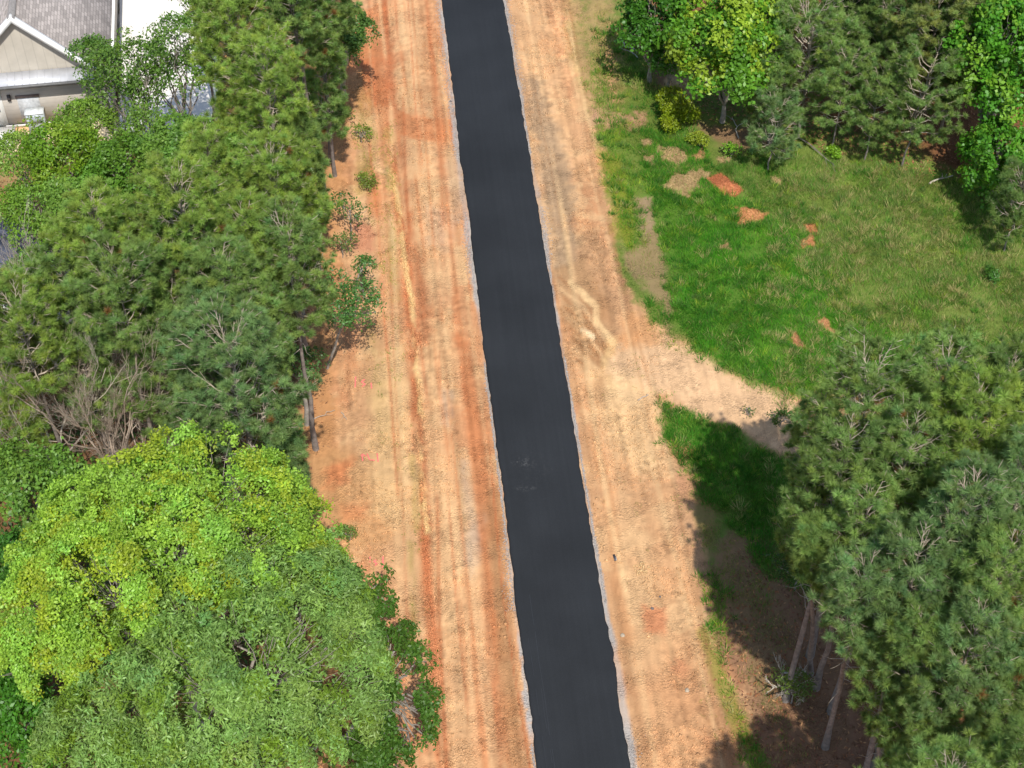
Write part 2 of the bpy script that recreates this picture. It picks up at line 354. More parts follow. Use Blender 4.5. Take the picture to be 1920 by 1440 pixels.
m, n, l, b = mat('bare_earth'); b.inputs['Roughness'].default_value = .95; b.inputs['Specular IOR Level'].default_value = .1
a_ = n.new('ShaderNodeAttribute'); a_.attribute_name = 'tint'; tc = n.new('ShaderNodeTexCoord')
n1 = n.new('ShaderNodeTexNoise'); n1.inputs['Scale'].default_value = 12; n1.inputs['Detail'].default_value = 6; n1.inputs['Roughness'].default_value = .75; n1.inputs['Distortion'].default_value = .6
vo = n.new('ShaderNodeTexVoronoi'); vo.inputs['Scale'].default_value = 14
for q in (n1, vo): l.new(tc.outputs['Object'], q.inputs['Vector'])
mr = n.new('ShaderNodeMapRange'); mr.inputs[1].default_value = .36; mr.inputs[2].default_value = .64; mr.inputs[3].default_value = .76; mr.inputs[4].default_value = 1.26
l.new(n1.outputs[0], mr.inputs[0])
mr2 = n.new('ShaderNodeMapRange'); mr2.inputs[1].default_value = 0; mr2.inputs[2].default_value = .3; mr2.inputs[3].default_value = 1.14; mr2.inputs[4].default_value = .96
l.new(vo.outputs['Distance'], mr2.inputs[0])
mu = n.new('ShaderNodeMath'); mu.operation = 'MULTIPLY'; l.new(mr.outputs[0], mu.inputs[0]); l.new(mr2.outputs[0], mu.inputs[1])
nl_ = n.new('ShaderNodeTexNoise'); nl_.inputs['Scale'].default_value = .75; nl_.inputs['Detail'].default_value = 4; nl_.inputs['Roughness'].default_value = .65; l.new(tc.outputs['Object'], nl_.inputs['Vector'])
mk = n.new('ShaderNodeMapRange'); mk.inputs[1].default_value = .44; mk.inputs[2].default_value = .58; mk.inputs[3].default_value = .18; mk.inputs[4].default_value = 1.0; l.new(nl_.outputs[0], mk.inputs[0])
s1 = n.new('ShaderNodeMath'); s1.operation = 'SUBTRACT'; l.new(mu.outputs[0], s1.inputs[0]); s1.inputs[1].default_value = 1
s2 = n.new('ShaderNodeMath'); s2.operation = 'MULTIPLY_ADD'; l.new(s1.outputs[0], s2.inputs[0]); l.new(mk.outputs[0], s2.inputs[1]); s2.inputs[2].default_value = 1
vs = n.new('ShaderNodeVectorMath'); vs.operation = 'SCALE'; l.new(a_.outputs['Color'], vs.inputs[0]); l.new(s2.outputs[0], vs.inputs['Scale'])
l.new(vs.outputs[0], b.inputs['Base Color'])
bp = n.new('ShaderNodeBump'); bp.inputs['Distance'].default_value = .04; l.new(mk.outputs[0], bp.inputs['Strength'])
ad = n.new('ShaderNodeMath'); ad.operation = 'SUBTRACT'; l.new(n1.outputs[0], ad.inputs[0]); l.new(vo.outputs['Distance'], ad.inputs[1])
l.new(ad.outputs[0], bp.inputs['Height']); l.new(bp.outputs[0], b.inputs['Normal'])
M_EARTH = m
tag(obj('ground', g_me, M_EARTH), 'sandy orange and red clay ground with tyre ruts beside the new asphalt', None, None, 'structure')
def gz(x, y): return float(relief(np.array([x]), np.array([y]))[0])
def gp(u, v): p = at(u, v); p[2] = gz(p[0], p[1]); return p

# ------------------------------------------------------------------ asphalt path
ss = np.arange(-60, 420, .09); nn = len(ss)
rows = []
wob = lambda s_, k: (vn(s_*3.1, s_*0, k)-.5)*.05+(vn(s_*.5, s_*0, k+1)-.5)*.08+(vn(s_*11, s_*0, k+2)-.5)*.02
for q, (tt, zz) in enumerate([(-1.50, -.06), (-1.49, .035), (-1.42, .052), (-.5, .06), (.5, .06), (1.42, .052), (1.49, .035), (1.50, -.06)]):
    k = 500 if tt < 0 else 600; ww = wob(ss, k) if abs(tt) > 1.3 else 0*ss
    T_ = tt+ww
    rows.append(np.stack([r0[0]+rd[0]*ss+rn[0]*T_, r0[1]+rd[1]*ss+rn[1]*T_, np.full(nn, zz)+(0 if abs(tt) > 1.45 else 0)], 1))
V = np.stack(rows, 1).reshape(-1, 3); ii = (np.arange(nn-1)[:, None]*8+np.arange(7)[None]).ravel()
a_me = mesh_np('path', V, np.stack([ii, ii+1, ii+9, ii+8], 1), None, False)
m, n, l, b = mat('fresh_asphalt'); b.inputs['Roughness'].default_value = .7; b.inputs['Specular IOR Level'].default_value = .2
tc = n.new('ShaderNodeTexCoord'); mp = n.new('ShaderNodeMapping'); mp.inputs['Rotation'].default_value = (0, 0, math.atan2(rd[0], rd[1]))
l.new(tc.outputs['Object'], mp.inputs['Vector'])
mp2 = n.new('ShaderNodeMapping'); mp2.inputs['Scale'].default_value = (7, .12, 1); l.new(mp.outputs[0], mp2.inputs['Vector'])
na = n.new('ShaderNodeTexNoise'); na.inputs['Scale'].default_value = 1; na.inputs['Detail'].default_value = 4; l.new(mp2.outputs[0], na.inputs['Vector'])
nb = n.new('ShaderNodeTexNoise'); nb.inputs['Scale'].default_value = .35; nb.inputs['Detail'].default_value = 3; l.new(tc.outputs['Object'], nb.inputs['Vector'])
nc = n.new('ShaderNodeTexNoise'); nc.inputs['Scale'].default_value = 60; nc.inputs['Detail'].default_value = 3; l.new(tc.outputs['Object'], nc.inputs['Vector'])
def mrange(src, a, b2, c, d):
    q = n.new('ShaderNodeMapRange'); q.inputs[1].default_value = a; q.inputs[2].default_value = b2; q.inputs[3].default_value = c; q.inputs[4].default_value = d; l.new(src, q.inputs[0]); return q.outputs[0]
def mul(a, b2):
    q = n.new('ShaderNodeMath'); q.operation = 'MULTIPLY'; l.new(a, q.inputs[0]); l.new(b2, q.inputs[1]); return q.outputs[0]
f = mul(mul(mrange(na.outputs[0], .35, .65, .95, 1.05), mrange(nb.outputs[0], .3, .7, .84, 1.16)), mrange(nc.outputs[0], .3, .7, .82, 1.2))
vs = n.new('ShaderNodeVectorMath'); vs.operation = 'SCALE'; vs.inputs[0].default_value = (.0188, .0208, .0238); l.new(f, vs.inputs['Scale'])
# dusty scuff marks
last = vs.outputs[0]
for (u, v_, rx, ry, stg) in ((978, 868, .45, .28, .75), (985, 917, .5, .2, .55), (1000, 880, .9, 1.2, .12)):
    c = at(u, v_)
    gm = n.new('ShaderNodeMapping'); gm.vector_type = 'POINT'; gm.inputs['Location'].default_value = (-c[0]/rx, -c[1]/ry, 0); gm.inputs['Scale'].default_value = (1/rx, 1/ry, 0)
    l.new(tc.outputs['Object'], gm.inputs['Vector'])
    ln = n.new('ShaderNodeVectorMath'); ln.operation = 'LENGTH'; l.new(gm.outputs[0], ln.inputs[0])
    fall = mrange(ln.outputs['Value'], .1, 1, 1, 0)
    nd = n.new('ShaderNodeTexNoise'); nd.inputs['Scale'].default_value = 7; nd.inputs['Detail'].default_value = 6; nd.inputs['Roughness'].default_value = .7; l.new(tc.outputs['Object'], nd.inputs['Vector'])
    fac = mul(fall, mrange(nd.outputs[0], .5, .68, 0, stg))
    mx = n.new('ShaderNodeMix'); mx.data_type = 'RGBA'; l.new(fac, mx.inputs[0]); l.new(last, mx.inputs[6]); mx.inputs[7].default_value = (.12, .12, .12, 1); last = mx.outputs[2]
l.new(last, b.inputs['Base Color'])
bp = n.new('ShaderNodeBump'); bp.inputs['Strength'].default_value = .35; bp.inputs['Distance'].default_value = .01; l.new(nc.outputs[0], bp.inputs['Height']); l.new(bp.outputs[0], b.inputs['Normal'])
tag(obj('path', a_me, m), 'smooth fresh black asphalt trail running up the middle', None, None, 'structure')
# roller lines in the lower left of the mat
mbl = MB()
for t0, s0, s1 in ((-1.18, -3, 5.2), (-1.0, -3, 4.0), (-.93, -3, 7.0), (-1.36, -3, 2)):
    q = np.arange(s0, s1, .25); T_ = t0+(vn(q*1.5, q*0, int(t0*-100))-.5)*.03+.012*q*(-1)
    for k in range(len(q)-1):
        if vn(np.array([q[k]*2.3]), np.array([t0*9]), 4)[0] < .35: continue
        wd = .008
        pp = [r0+rd*q[k]+rn*(T_[k]-wd), r0+rd*q[k]+rn*(T_[k]+wd), r0+rd*q[k+1]+rn*(T_[k+1]+wd), r0+rd*q[k+1]+rn*(T_[k+1]-wd)]
        pp = np.array(pp)
        pp[:, 2] = .058
        zt = []
        for p_ in pp:
            tt = st(p_[0], p_[1])[1]; zt.append((.052+(abs(-1.42-tt))*(.008/.92))+.003)
        pp[:, 2] = zt
        mbl.add(pp, [(0, 1, 2, 3)])
tag(obj('path_roller_marks', mbl.me('roller_marks'), plain('dark_seam', (.016, .018, .022), .6)), 'thin dark roller lines in the asphalt', None, None, 'structure')

# ------------------------------------------------------------------ scatter helpers
def unit(v): return v/(np.linalg.norm(v, axis=-1, keepdims=True)+1e-9)
def leaves(name, C, N, L, Wd, colr, rng, parent, material, bend=0):
    """rhombic leaves at C facing about N"""
    n_ = len(C); rv = unit(rng.normal(size=(n_, 3))); A = unit(np.cross(N, rv)); B = np.cross(N, A)
    L = (L*rng.uniform(.7, 1.25, n_))[:, None]; Wd = (Wd*rng.uniform(.75, 1.2, n_))[:, None]
    V = np.stack([C-A*L*.5, C+B*Wd*.5-A*L*.05, C+A*L*.5-N*L*bend, C-B*Wd*.5-A*L*.05], 1).reshape(-1, 3)
    F = np.arange(n_*4).reshape(-1, 4)
    return obj(name, mesh_np(name, V, F, np.repeat(colr, 4, 0)), material, parent)
def tris_obj(name, Pb, D, Wd, colr, rng, parent, material):
    n_ = len(Pb); S = unit(np.cross(D, rng.normal(size=(n_, 3))))*np.asarray(Wd).reshape(-1, 1)*.5
    V = np.stack([Pb-S, Pb+S, Pb+D], 1).reshape(-1, 3); F = np.arange(n_*3).reshape(-1, 3)
    return obj(name, mesh_np(name, V, F, np.repeat(colr, 3, 0)), material, parent)
def curve(p0, p1, sag, n_, rng, wig=.03):
    p0 = np.asarray(p0, float); p1 = np.asarray(p1, float); t = np.linspace(0, 1, n_)[:, None]
    L = np.linalg.norm(p1-p0); q = p0+(p1-p0)*t; q[:, 2] += sag*L*np.sin(math.pi*t[:, 0])*.5
    wv = rng.normal(size=(n_, 3))*wig*L; wv[0] = 0; wv[-1] = 0
    return q+wv*np.sin(math.pi*t)

# ------------------------------------------------------------------ trees
def empty(name, loc): o = bpy.data.objects.new(name, None); COL.objects.link(o); o.location = loc; o.empty_display_size = .3; return o
PINE_C = {'g': (112, 136, 74), 'b': (108, 134, 82), 'y': (122, 144, 68), 'o': (126, 138, 76), 'd': (98, 122, 66)}
def wood(mt, mb, m1, m2, root):
    me = mesh_np('trunk', np.vstack(mt.V+[q_ for q_ in mb.V]), np.vstack(mt.F+[f_+mt.n for f_ in mb.F]), None, True)
    o = obj('trunk', me, m1, root); me.materials.append(m2)
    n1_ = sum(len(f_) for f_ in mt.F); mi = np.zeros(len(me.polygons), np.int32); mi[n1_:] = 1; me.polygons.foreach_set('material_index', mi); return o
def pine(u, v, rpx, H, col='g', label='', group=None, seed=1, base=None, zf=.80, cd=None, dens=1.0, dead=.3):
    rng = np.random.default_rng(seed*31+7); zc = H*zf; R = rpx/ppm(v, zc); c = at(u, v, zc)
    bs = at(*base) if base else np.array([c[0]+rng.uniform(-.3, .3), c[1]+rng.uniform(-.3, .3), 0])
    bs[2] = gz(bs[0], bs[1]) if abs(bs[0]) < 28 and 23 < bs[1] < 72 else 0
    root = empty('pine_tree', bs); tag(root, label, 'pine tree', group)
    top = np.array([c[0], c[1], H])-bs; off = c-bs
    Rb = (.0068*H+.02)*(1 if H > 6 else .8)
    zs = np.linspace(0, 1, 9); tr = np.outer(zs, top)
    tr[:, :2] = np.outer(zs, top[:2])+(rng.normal(size=(9, 2))*.05*(zs*(1-zs))[:, None]*4)
    tr[0, 2] = -.15
    mt = MB(); mt.tube(tr, Rb*(1.0-.86*zs**1.1)*np.where(zs == 0, 1.35, 1), 8, .08, rng)
    def tp(z): f = np.clip(z/H, 0, 1); return np.array([np.interp(f, zs, tr[:, 0]), np.interp(f, zs, tr[:, 1]), f*H])
    cd = (cd or R*1.9)*1.3; z0 = max(H-cd, H*.3)
    mb = MB(); TP = []; TD = []; TH = []
    z = z0; ang = rng.uniform(0, 6.28)
    # lower dead branches
    for k in range(int(8*dead*3)):
        zz = rng.uniform(H*.35, z0+.3*cd); a = rng.uniform(0, 6.28); L = rng.uniform(.35, .8)*R
        p0 = tp(zz); p1 = p0+np.array([math.cos(a)*L, math.sin(a)*L, L*rng.uniform(0, .5)])
        q = curve(p0, p1, -.1, 4, rng, .05); mb.tube(q, [.017, .012, .008, .003], 4)
    while z < H-.15:
        f = (z-z0)/(H-z0); prof = (math.sin(math.pi*min(1, .22+.62*f)**1.0))**.75 if f < .55 else math.sqrt(max(.02, 1-((f-.5)/.56)**2))
        nb_ = rng.integers(3, 6)
        for k in range(nb_):
            ang += 2.4+rng.uniform(-.4, .4); L = R*prof*rng.uniform(.72, 1.12)
            if L < .25: L = .25
            el = R_(rng.uniform(5, 25)+45*f); p0 = tp(z); d = np.array([math.cos(ang)*math.cos(el), math.sin(ang)*math.cos(el), math.sin(el)])
            p1 = p0+d*L+np.array([0, 0, L*.12]); q = curve(p0, p1, -.22, 6, rng, .025)
            r_ = .009+.011*L; mb.tube(q, np.linspace(r_, r_*.3, 6), 4)
            nsub = int(4+L*3.2)
            for j in range(nsub):
                g = .42+.58*(j+rng.uniform(0, 1))/nsub; b0 = np.array([np.interp(g*5, range(6), q[:, i_]) for i_ in range(3)])
                sd = 1 if j % 2 else -1; az = ang+sd*rng.uniform(.5, 1.1)*(1.1-g*.5); sl_ = L*rng.uniform(.2, .42)*(1.2-g*.5)+.12
                e2 = R_(rng.uniform(10, 50)); b1 = b0+np.array([math.cos(az)*math.cos(e2), math.sin(az)*math.cos(e2), math.sin(e2)])*sl_
                mb.tube([b0, (b0+b1)/2+np.array([0, 0, -.02]), b1], [r_*.38+.003, r_*.3+.002, .004], 3)
                dd = unit(unit(b1-b0)*.7+np.array([0, 0, .55])); nt = 1+(sl_ > .5)
                for s_ in range(nt):
                    if rng.random() > dens: continue
                    pt = b1-(b1-b0)*s_*.30/max(sl_, .30)+rng.normal(size=3)*.03; TP.append(pt); TD.append(unit(dd+rng.normal(size=3)*.25+np.array([0, 0, .35])))
            TP.append(q[-1]); TD.append(unit(unit(q[-1]-q[-2])+np.array([0, 0, .5])))
        z += rng.uniform(.30, .46)*max(.75, R/2.4)
    TP.append(tp(H)); TD.append(np.array([0, 0, 1.]))
    TP = np.array(TP); TD = unit(np.array(TD)+np.array([0, 0, .45])); nt = len(TP); K = 92
    base_c = alb(*PINE_C[col])*2.1
    vr = rng.uniform(.66, 1.3, nt)*rng.uniform(.92, 1.08); hu = rng.normal(0, .07, nt)
    tc_ = base_c[None]*vr[:, None]*np.stack([1+hu*1.2, 1+hu*.3, 1-hu*.6], 1)
    brn = rng.random(nt) < .004; tc_[brn] = alb(160, 120, 70)
    D0 = np.repeat(TD, K, 0); rv = unit(rng.normal(size=(nt*K, 3))); sp = np.cross(D0, rv); sp = unit(sp)
    th = (1.5*rng.random(nt*K)**.65)[:, None]
    D = D0*np.cos(th)+sp*np.sin(th); ln_ = (rng.uniform(.17, .25, nt*K)*np.repeat(rng.uniform(.8, 1.15, nt), K))[:, None]
    Pb = np.repeat(TP, K, 0)-D0*rng.uniform(0, .07, nt*K)[:, None]
    cc = np.repeat(tc_, K, 0)*rng.uniform(.85, 1.15, nt*K)[:, None]
    wood(mt, mb, M_PBARK, M_TWIG, root)
    tris_obj('crown', Pb, D*ln_, rng.uniform(.013, .022, nt*K), cc, rng, root, M_NEEDLE)
    return root

def broadleaf(u, v, rpx, H, col, label='', group=None, seed=1, base=None, zc=None, B=None, lobes=12, clump=.55, nl=150, L=.15, Wd=.085, dens=1.0, name='broadleaf_tree', cat='tree', lobe_list=None, young=None, trunk_r=None, sparse=0, flat=.75, hole=.41, elo=-.25):
    rng = np.random.default_rng(seed*57+3); zc = zc if zc is not None else H*.68; R = rpx/ppm(v, zc); c = at(u, v, zc); B = B or min(R*.85, H-zc)
    bs = at(*base) if base else np.array([c[0], c[1], 0.])
    bs[2] = gz(bs[0], bs[1]) if abs(bs[0]) < 28 and 23 < bs[1] < 72 else 0
    root = empty(name, bs); tag(root, label, cat, group)
    co = c-bs; LB = []
    if lobe_list:
        for (lu, lv, lr, lz) in lobe_list: q = at(lu, lv, lz)-bs; LB.append((q, lr/ppm(lv, lz)))
    else:
        for k in range(lobes):
            a = k*2.399+rng.uniform(-.3, .3); e = rng.uniform(elo, .95); rr = rng.uniform(.35, .68); r_ = R*rng.uniform(.34, .5)*(1 if lobes > 6 else 1.15)
            ce = math.cos(math.asin(np.clip(e, -1, .98)))
            LB.append((co+np.array([math.cos(a)*ce*rr*R, math.sin(a)*ce*rr*R, e*rr*B]), r_))
        LB.append((co+np.array([0, 0, B*.25]), R*.5))
    LC = np.array([q for q, _ in LB]); LR = np.array([r for _, r in LB])
    mt = MB(); Rb = trunk_r or (.012*H+.025)
    fork = np.array([co[0]*.75, co[1]*.75, max(.25*zc, co[2]-B*1.0)])
    tb = curve([0, 0, -.15], fork, 0, 6, rng, .02); mt.tube(tb, np.linspace(Rb*1.25, Rb*.75, 6), 8, .06, rng)
    mb = MB(); CP = []; CN = []
    for q, r_ in LB:
        lb = curve(fork, q-np.array([0, 0, r_*.35]), .15, 6, rng, .04); mb.tube(lb, np.linspace(Rb*.55, .02, 6), 5)
        k_n = int(dens*4*math.pi*r_*r_*.75/(clump*clump*1.75))+3
        d = unit(rng.normal(size=(k_n*2, 3))); d = d[d[:, 2] > -.35][:k_n]
        rad = r_*rng.uniform(.72, 1.18, len(d))[:, None]; p = q+d*rad*np.array([1, 1, flat])
        keep = np.ones(len(p), bool)
        for q2, r2 in LB:
            if r2 == r_ and np.allclose(q, q2): continue
            keep &= (np.linalg.norm((p-q2)/np.array([1, 1, flat]), axis=1) > r2*.78)
        p = p[keep]; d = d[keep]
        for pi_, di in zip(p, d):
            if rng.random() < .35: mb.tube(curve(lb[-2], pi_, .05, 4, rng, .05), [.018, .013, .009, .004], 3)
            CP.append(pi_); CN.append(di)
        for _ in range(int(k_n*.10*(1-sparse))):
            dd = unit(rng.normal(size=3)); CP.append(q+dd*r_*.5); CN.append(unit(dd+np.array([0, 0, 1])))
    wood(mt, mb, M_BARK, M_BARK, root)
    CP = np.array(CP); CN = unit(np.array(CN)+np.array([0, 0, .7])+rng.normal(size=(len(CP), 3))*.15); nc_ = len(CP)
    cr = clump*rng.uniform(.65, 1.25, nc_); cnt = np.maximum(4, (nl*(cr/clump)**2).astype(int)); idx = np.repeat(np.arange(nc_), cnt); n_ = len(idx)
    N0 = CN[idx]; rv = unit(rng.normal(size=(n_, 3))); T1 = unit(np.cross(N0, rv)); rr = np.sqrt(rng.random(n_))
    C = CP[idx]+T1*(rr*cr[idx])[:, None]*rng.uniform(.7, 1.1, n_)[:, None]+N0*((.32*(1-rr**2)*cr[idx])+rng.normal(0, .07, n_)*cr[idx]/.5)[:, None]
    C += unit(rng.normal(size=(n_, 3)))*.07
    hol = fbm(C[:, 0]*1.5+C[:, 2]*.5, C[:, 1]*1.5-C[:, 2]*.6, seed, 3); kp = rng.random(n_) < sst(hole-.05, hole+.05, hol); C, N0, T1, rr, idx = C[kp], N0[kp], T1[kp], rr[kp], idx[kp]; n_ = len(C)
    N = unit(N0*.55+T1*(rr*.5)[:, None]+rng.normal(size=(n_, 3))*.48)
    basec = alb(*col)*1.25; vr = rng.uniform(.82, 1.2, nc_); hu = rng.normal(0, .05, nc_)
    cc = basec[None]*vr[:, None]*np.stack([1+hu*1.3, 1+hu*.2, 1-hu], 1)
    if young: yy = rng.random(nc_) < young[1]; cc[yy] = alb(*young[0])[None]*vr[yy][:, None]
    cc = cc[idx]*rng.uniform(.78, 1.25, n_)[:, None]
    leaves('crown', C, N, L, Wd, cc, rng, root, M_LEAF, .12)
    return root

def bare(u, v, H, spread, label, group=None, seed=1, fine=2, material=None, base=None, nst=5, lean=(0, 0)):
    rng = np.random.default_rng(seed*91+1); bs = at(*(base or (u, v))); root = empty('bare_tree', bs); tag(root, label, 'bare tree', group)
    mt = MB(); mb = MB(); material = material or M_DEAD
    q = curve([0, 0, -.1], [lean[0]*.2, lean[1]*.2, H*.22], 0, 4, rng, .02); mt.tube(q, [.1, .075, .065, .055], 6)
    def grow(p, d, L, r, lev):
        n_ = 5; e = p+d*L; c = curve(p, e, -.12, n_, rng, .04); mb.tube(c, np.linspace(r, r*.45, n_), 4 if lev < 2 else 3)
        if lev >= 4 or L < .22: return
        k = rng.integers(3, 5)+(fine if lev > 0 else 0)
        for j in range(k):
            g = rng.uniform(.3, 1); b0 = np.array([np.interp(g*(n_-1), range(n_), c[:, i_]) for i_ in range(3)])
            nd = unit(d+rng.normal(size=3)*.34+np.array([0, 0, .25])); grow(b0, nd, L*rng.uniform(.42, .62), r*.5, lev+1)
    for k in range(nst):
        a = k*2*math.pi/nst+rng.uniform(-.4, .4); e = rng.uniform(.5, 1.2); d = unit(np.array([math.cos(a)*spread+lean[0]*.1, math.sin(a)*spread+lean[1]*.1, 1.]))
        grow(q[-1]+0, d, H*rng.uniform(.45, .62), .042, 0)
    wood(mt, mb, material, material, root)
    return root

# ------------------------------------------------------------------ tree placements (crown centre in the photo, radius, height)
GL = 'pines in the wood left of the trail'; GR = 'pines in the wood right of the trail'; GT = 'pines behind the meadow'
pine(445, 735, 135, 12, 'b', 'wide blue-green pine just behind the bright yellow-green oak', GL, 1, cd=4.6)
pine(350, 455, 92, 14, 'y', 'tall pine with a rounded top and a reddish stem showing, left of the bare earth', GL, 2, cd=4.2)
pine(200, 505, 90, 13, 'y', 'pine between the outbuilding roof and the tall round-topped pine', GL, 3, cd=4.2)
pine(548, 545, 82, 11.5, 'g', 'pine at the edge of the clay with a long pale stem', GL, 4, base=(592, 842), cd=3.4, zf=.76)
pine(240, 590, 85, 12.5, 'g', 'pine with bare forked branches showing, behind the brown leafless tree', GL, 5, cd=3)
pine(55, 655, 92, 11, 'y', 'olive-tipped pine at the left edge above the grey leafless tree', GL, 6, cd=2.8)
pine(520, 405, 92, 12, 'y', 'dense pine beside the bare earth, below the two tall straight stems', GL, 7, cd=4, base=(575, 660))
pine(505, 205, 78, 13, 'y', 'light green pine left of the pair of tall straight stems', GL, 8, cd=4)
pine(545, 62, 88, 13.5, 'g', 'tall pine at the top edge carried by a straight bare stem beside the clay bank', GL, 9, base=(606, 352), cd=4.2, zf=.77)
pine(440, 105, 78, 13, 'y', 'pine right of the white driveway', GL, 10, cd=4)
pine(335, 560, 80, 11.5, 'g', 'darker pine in the middle of the left wood', GL, 11, cd=3.8)
pine(135, 575, 72, 11, 'g', 'pine below the outbuilding gutter', GL, 12, cd=3)
pine(600, 10, 80, 13, 'g', 'pine at the top edge nearest the trail on the left', GL, 13, base=(622, 300), cd=4)
pine(430, 585, 80, 12, 'g', 'pine between the wide blue-green pine and the pale-stemmed one', GL, 14, cd=3.8)
pine(470, 500, 70, 12, 'y', 'dark pine left of the pale-stemmed pine', GL, 15, cd=3.6)
pine(25, 770, 62, 7.5, 'y', 'small olive pine at the left edge level with the leafless trees', GL, 25, cd=3)
pine(165, 700, 58, 8.5, 'g', 'low pine right behind the grey leafless tree', GL, 26, cd=3)
pine(290, 700, 58, 9, 'g', 'low pine behind the brown twiggy tree', GL, 27, cd=3.2)
pine(20, 620, 60, 10, 'o', 'thin olive pine at the left frame edge', GL, 16, cd=3)
pine(535, 880, 48, 7.5, 'b', 'small pine peeping between the blue-green pine and the oak', GL, 17, cd=3)
pine(560, 300, 46, 10, 'g', 'slender pine close to the two tall stems', GL, 18, base=(598, 505), cd=5)
pine(390, 665, 60, 11, 'b', 'narrow pine directly behind the wide blue-green pine', GL, 19, cd=3.4)
pine(610, 130, 42, 8.5, 'g', 'thin pine on the clay bank at the top left of the trail', GL, 21, base=(628, 330), cd=5)
pine(490, 640, 60, 10, 'g', 'pine right of the wide blue-green pine, with sparse lower limbs', GL, 22, cd=3.2)
pine(270, 520, 60, 12, 'o', 'olive pine below the tall round-topped pine', GL, 23, cd=3.4)
pine(400, 340, 50, 11, 'y', 'dark pine behind the tall round-topped pine', GL, 24, cd=3)

pine(1610, 815, 112, 14, 'g', 'light green pine at the end of the sandy side track', GR, 41, cd=4.6, dens=.78, dead=.5)
pine(1745, 805, 95, 14.5, 'g', 'pine with pale forked limbs at the lower edge of the meadow', GR, 42, cd=4.4, dens=.78, dead=.5)
pine(1865, 810, 85, 14, 'd', 'dark pine at the right edge below the meadow', GR, 43, cd=4.4)
pine(1570, 925, 90, 13.5, 'g', 'thin-leaved pine leaning over the shaded grass', GR, 44, cd=4.6, dens=.8)
pine(1800, 880, 105, 15, 'y', 'pine with a bright rounded top in the middle of the right wood', GR, 45, cd=4.8)
pine(1680, 925, 95, 14, 'g', 'pine with many bare pale limbs in the centre of the right wood', GR, 46, cd=4.6, dens=.85)
pine(1890, 980, 80, 15, 'b', 'bluish pine at the right edge, halfway up the photo', GR, 47, cd=4.4)
pine(1605, 1040, 85, 13, 'g', 'pine whose cone-shaped crown hangs over the deepest shade', GR, 48, cd=4.6, base=(1530, 1290), dens=.78, dead=.5)
pine(1790, 1040, 100, 15, 'b', 'blue-green pine right of the pine with many bare limbs', GR, 49, cd=4.8, dens=.78, dead=.5)
pine(1690, 1140, 105, 13.5, 'b', 'broad blue-green pine in the lower right wood, above the leaning grey stem', GR, 50, cd=4.2, base=(1618, 1470), dens=.78, dead=.5)
pine(1850, 1150, 85, 14.5, 'g', 'pine at the lower right with tan broken limbs', GR, 51, cd=4.4)
pine(1600, 1170, 78, 12.5, 'b', 'pine reaching out over the bare ground with a long pale limb', GR, 52, cd=3.2, base=(1548, 1400), dens=.78, dead=.5)
pine(1800, 1260, 92, 13, 'b', 'lowest blue-green pine in the lower right corner', GR, 53, cd=4)
pine(1720, 1400, 70, 9, 'g', 'short pine at the bottom edge beside the leaning grey stem', GR, 54, cd=3.4, base=(1690, 1500))
pine(1905, 860, 55, 14, 'g', 'half-hidden pine at the right frame edge below the dark one', GR, 55, cd=4)
pine(1530, 800, 45, 7, 'g', 'little pine at the left end of the right wood beside the sandy track', GR, 56, cd=3.2, dens=.8)
pine(1700, 1260, 70, 12, 'g', 'pine below the broad blue-green pine, thin and shaded', GR, 57, cd=3.2, base=(1672, 1490))
pine(1500, 1080, 34, 11.5, 'g', 'slim pine with one tufted limb over the shaded grass', GR, 58, cd=2.6, base=(1520, 1262))
pine(1900, 1290, 55, 12, 'd', 'dark pine in the corner shade at the lower right', GR, 59, cd=4)
pine(1860, 1400, 55, 8, 'd', 'low dark pine at the bottom right corner', GR, 60, cd=3)

pine(1750, 1540, 110, 13, 'g', 'pine at the bottom edge right of centre in the lower right wood', GR, 61, cd=5)  # pines rooted past the bottom edge, added to shade the lower right ground
pine(1900, 1500, 100, 13, 'g', 'pine below the yellow-green vine-like tree at the bottom right', GR, 62, cd=5)
pine(1640, 1600, 100, 12.5, 'g', 'unseen pine below the bottom edge of the right wood, added for its shade', GR, 63, cd=4)
pine(1560, 1660, 90, 12, 'g', 'pine just past the bottom edge whose crown shades the brown ground', GR, 64, cd=4)
pine(1640, 1240, 66, 10, 'g', 'pine hanging low beside the leaning grey stems in the right wood', GR, 65, cd=3.6, base=(1650, 1530), dens=.78, dead=.5)
pine(1720, 1330, 60, 9, 'd', 'shaded pine above the small fresh green sapling', GR, 66, cd=3.4)
pine(1600, 20, 78, 8.5, 'd', 'dark pine at the top edge just right of the red ground', GT, 83, cd=5.8, zf=.5)
pine(1715, -10, 85, 9.5, 'd', 'tall dark pine cut by the top edge, third from the right corner', GT, 84, cd=6, zf=.5)
pine(1640, 225, 55, 4.4, 'g', 'low pine on the meadow side between the two larger ones', GT, 85, cd=3.3, zf=.5, dead=.08)
pine(1800, 120, 62, 8, 'd', 'shaded pine pressed against the big glossy tree', GT, 86, cd=5.4, zf=.5)
pine(1505, 150, 92, 6.2, 'g', 'pine standing left of the others between the bright trees behind the meadow', GT, 71, cd=4.4, zf=.5, dens=.9, dead=.08)
pine(1585, 85, 70, 7, 'g', 'pine with a pointed light top at the top edge behind the meadow', GT, 72, cd=4.8, zf=.5, dens=.9, dead=.08)
pine(1725, 215, 92, 5.6, 'g', 'pine in front of the dark gap, left of the big leafy tree on the right', GT, 73, cd=4.1, zf=.5, dead=.08)
pine(1740, 105, 95, 8, 'o', 'olive pine behind the one in front of the dark gap', GT, 74, cd=5.4, zf=.55, dead=.08)
pine(1665, 40, 88, 8, 'd', 'dark pine at the top edge right of the red ground', GT, 75, cd=5.4, zf=.55)
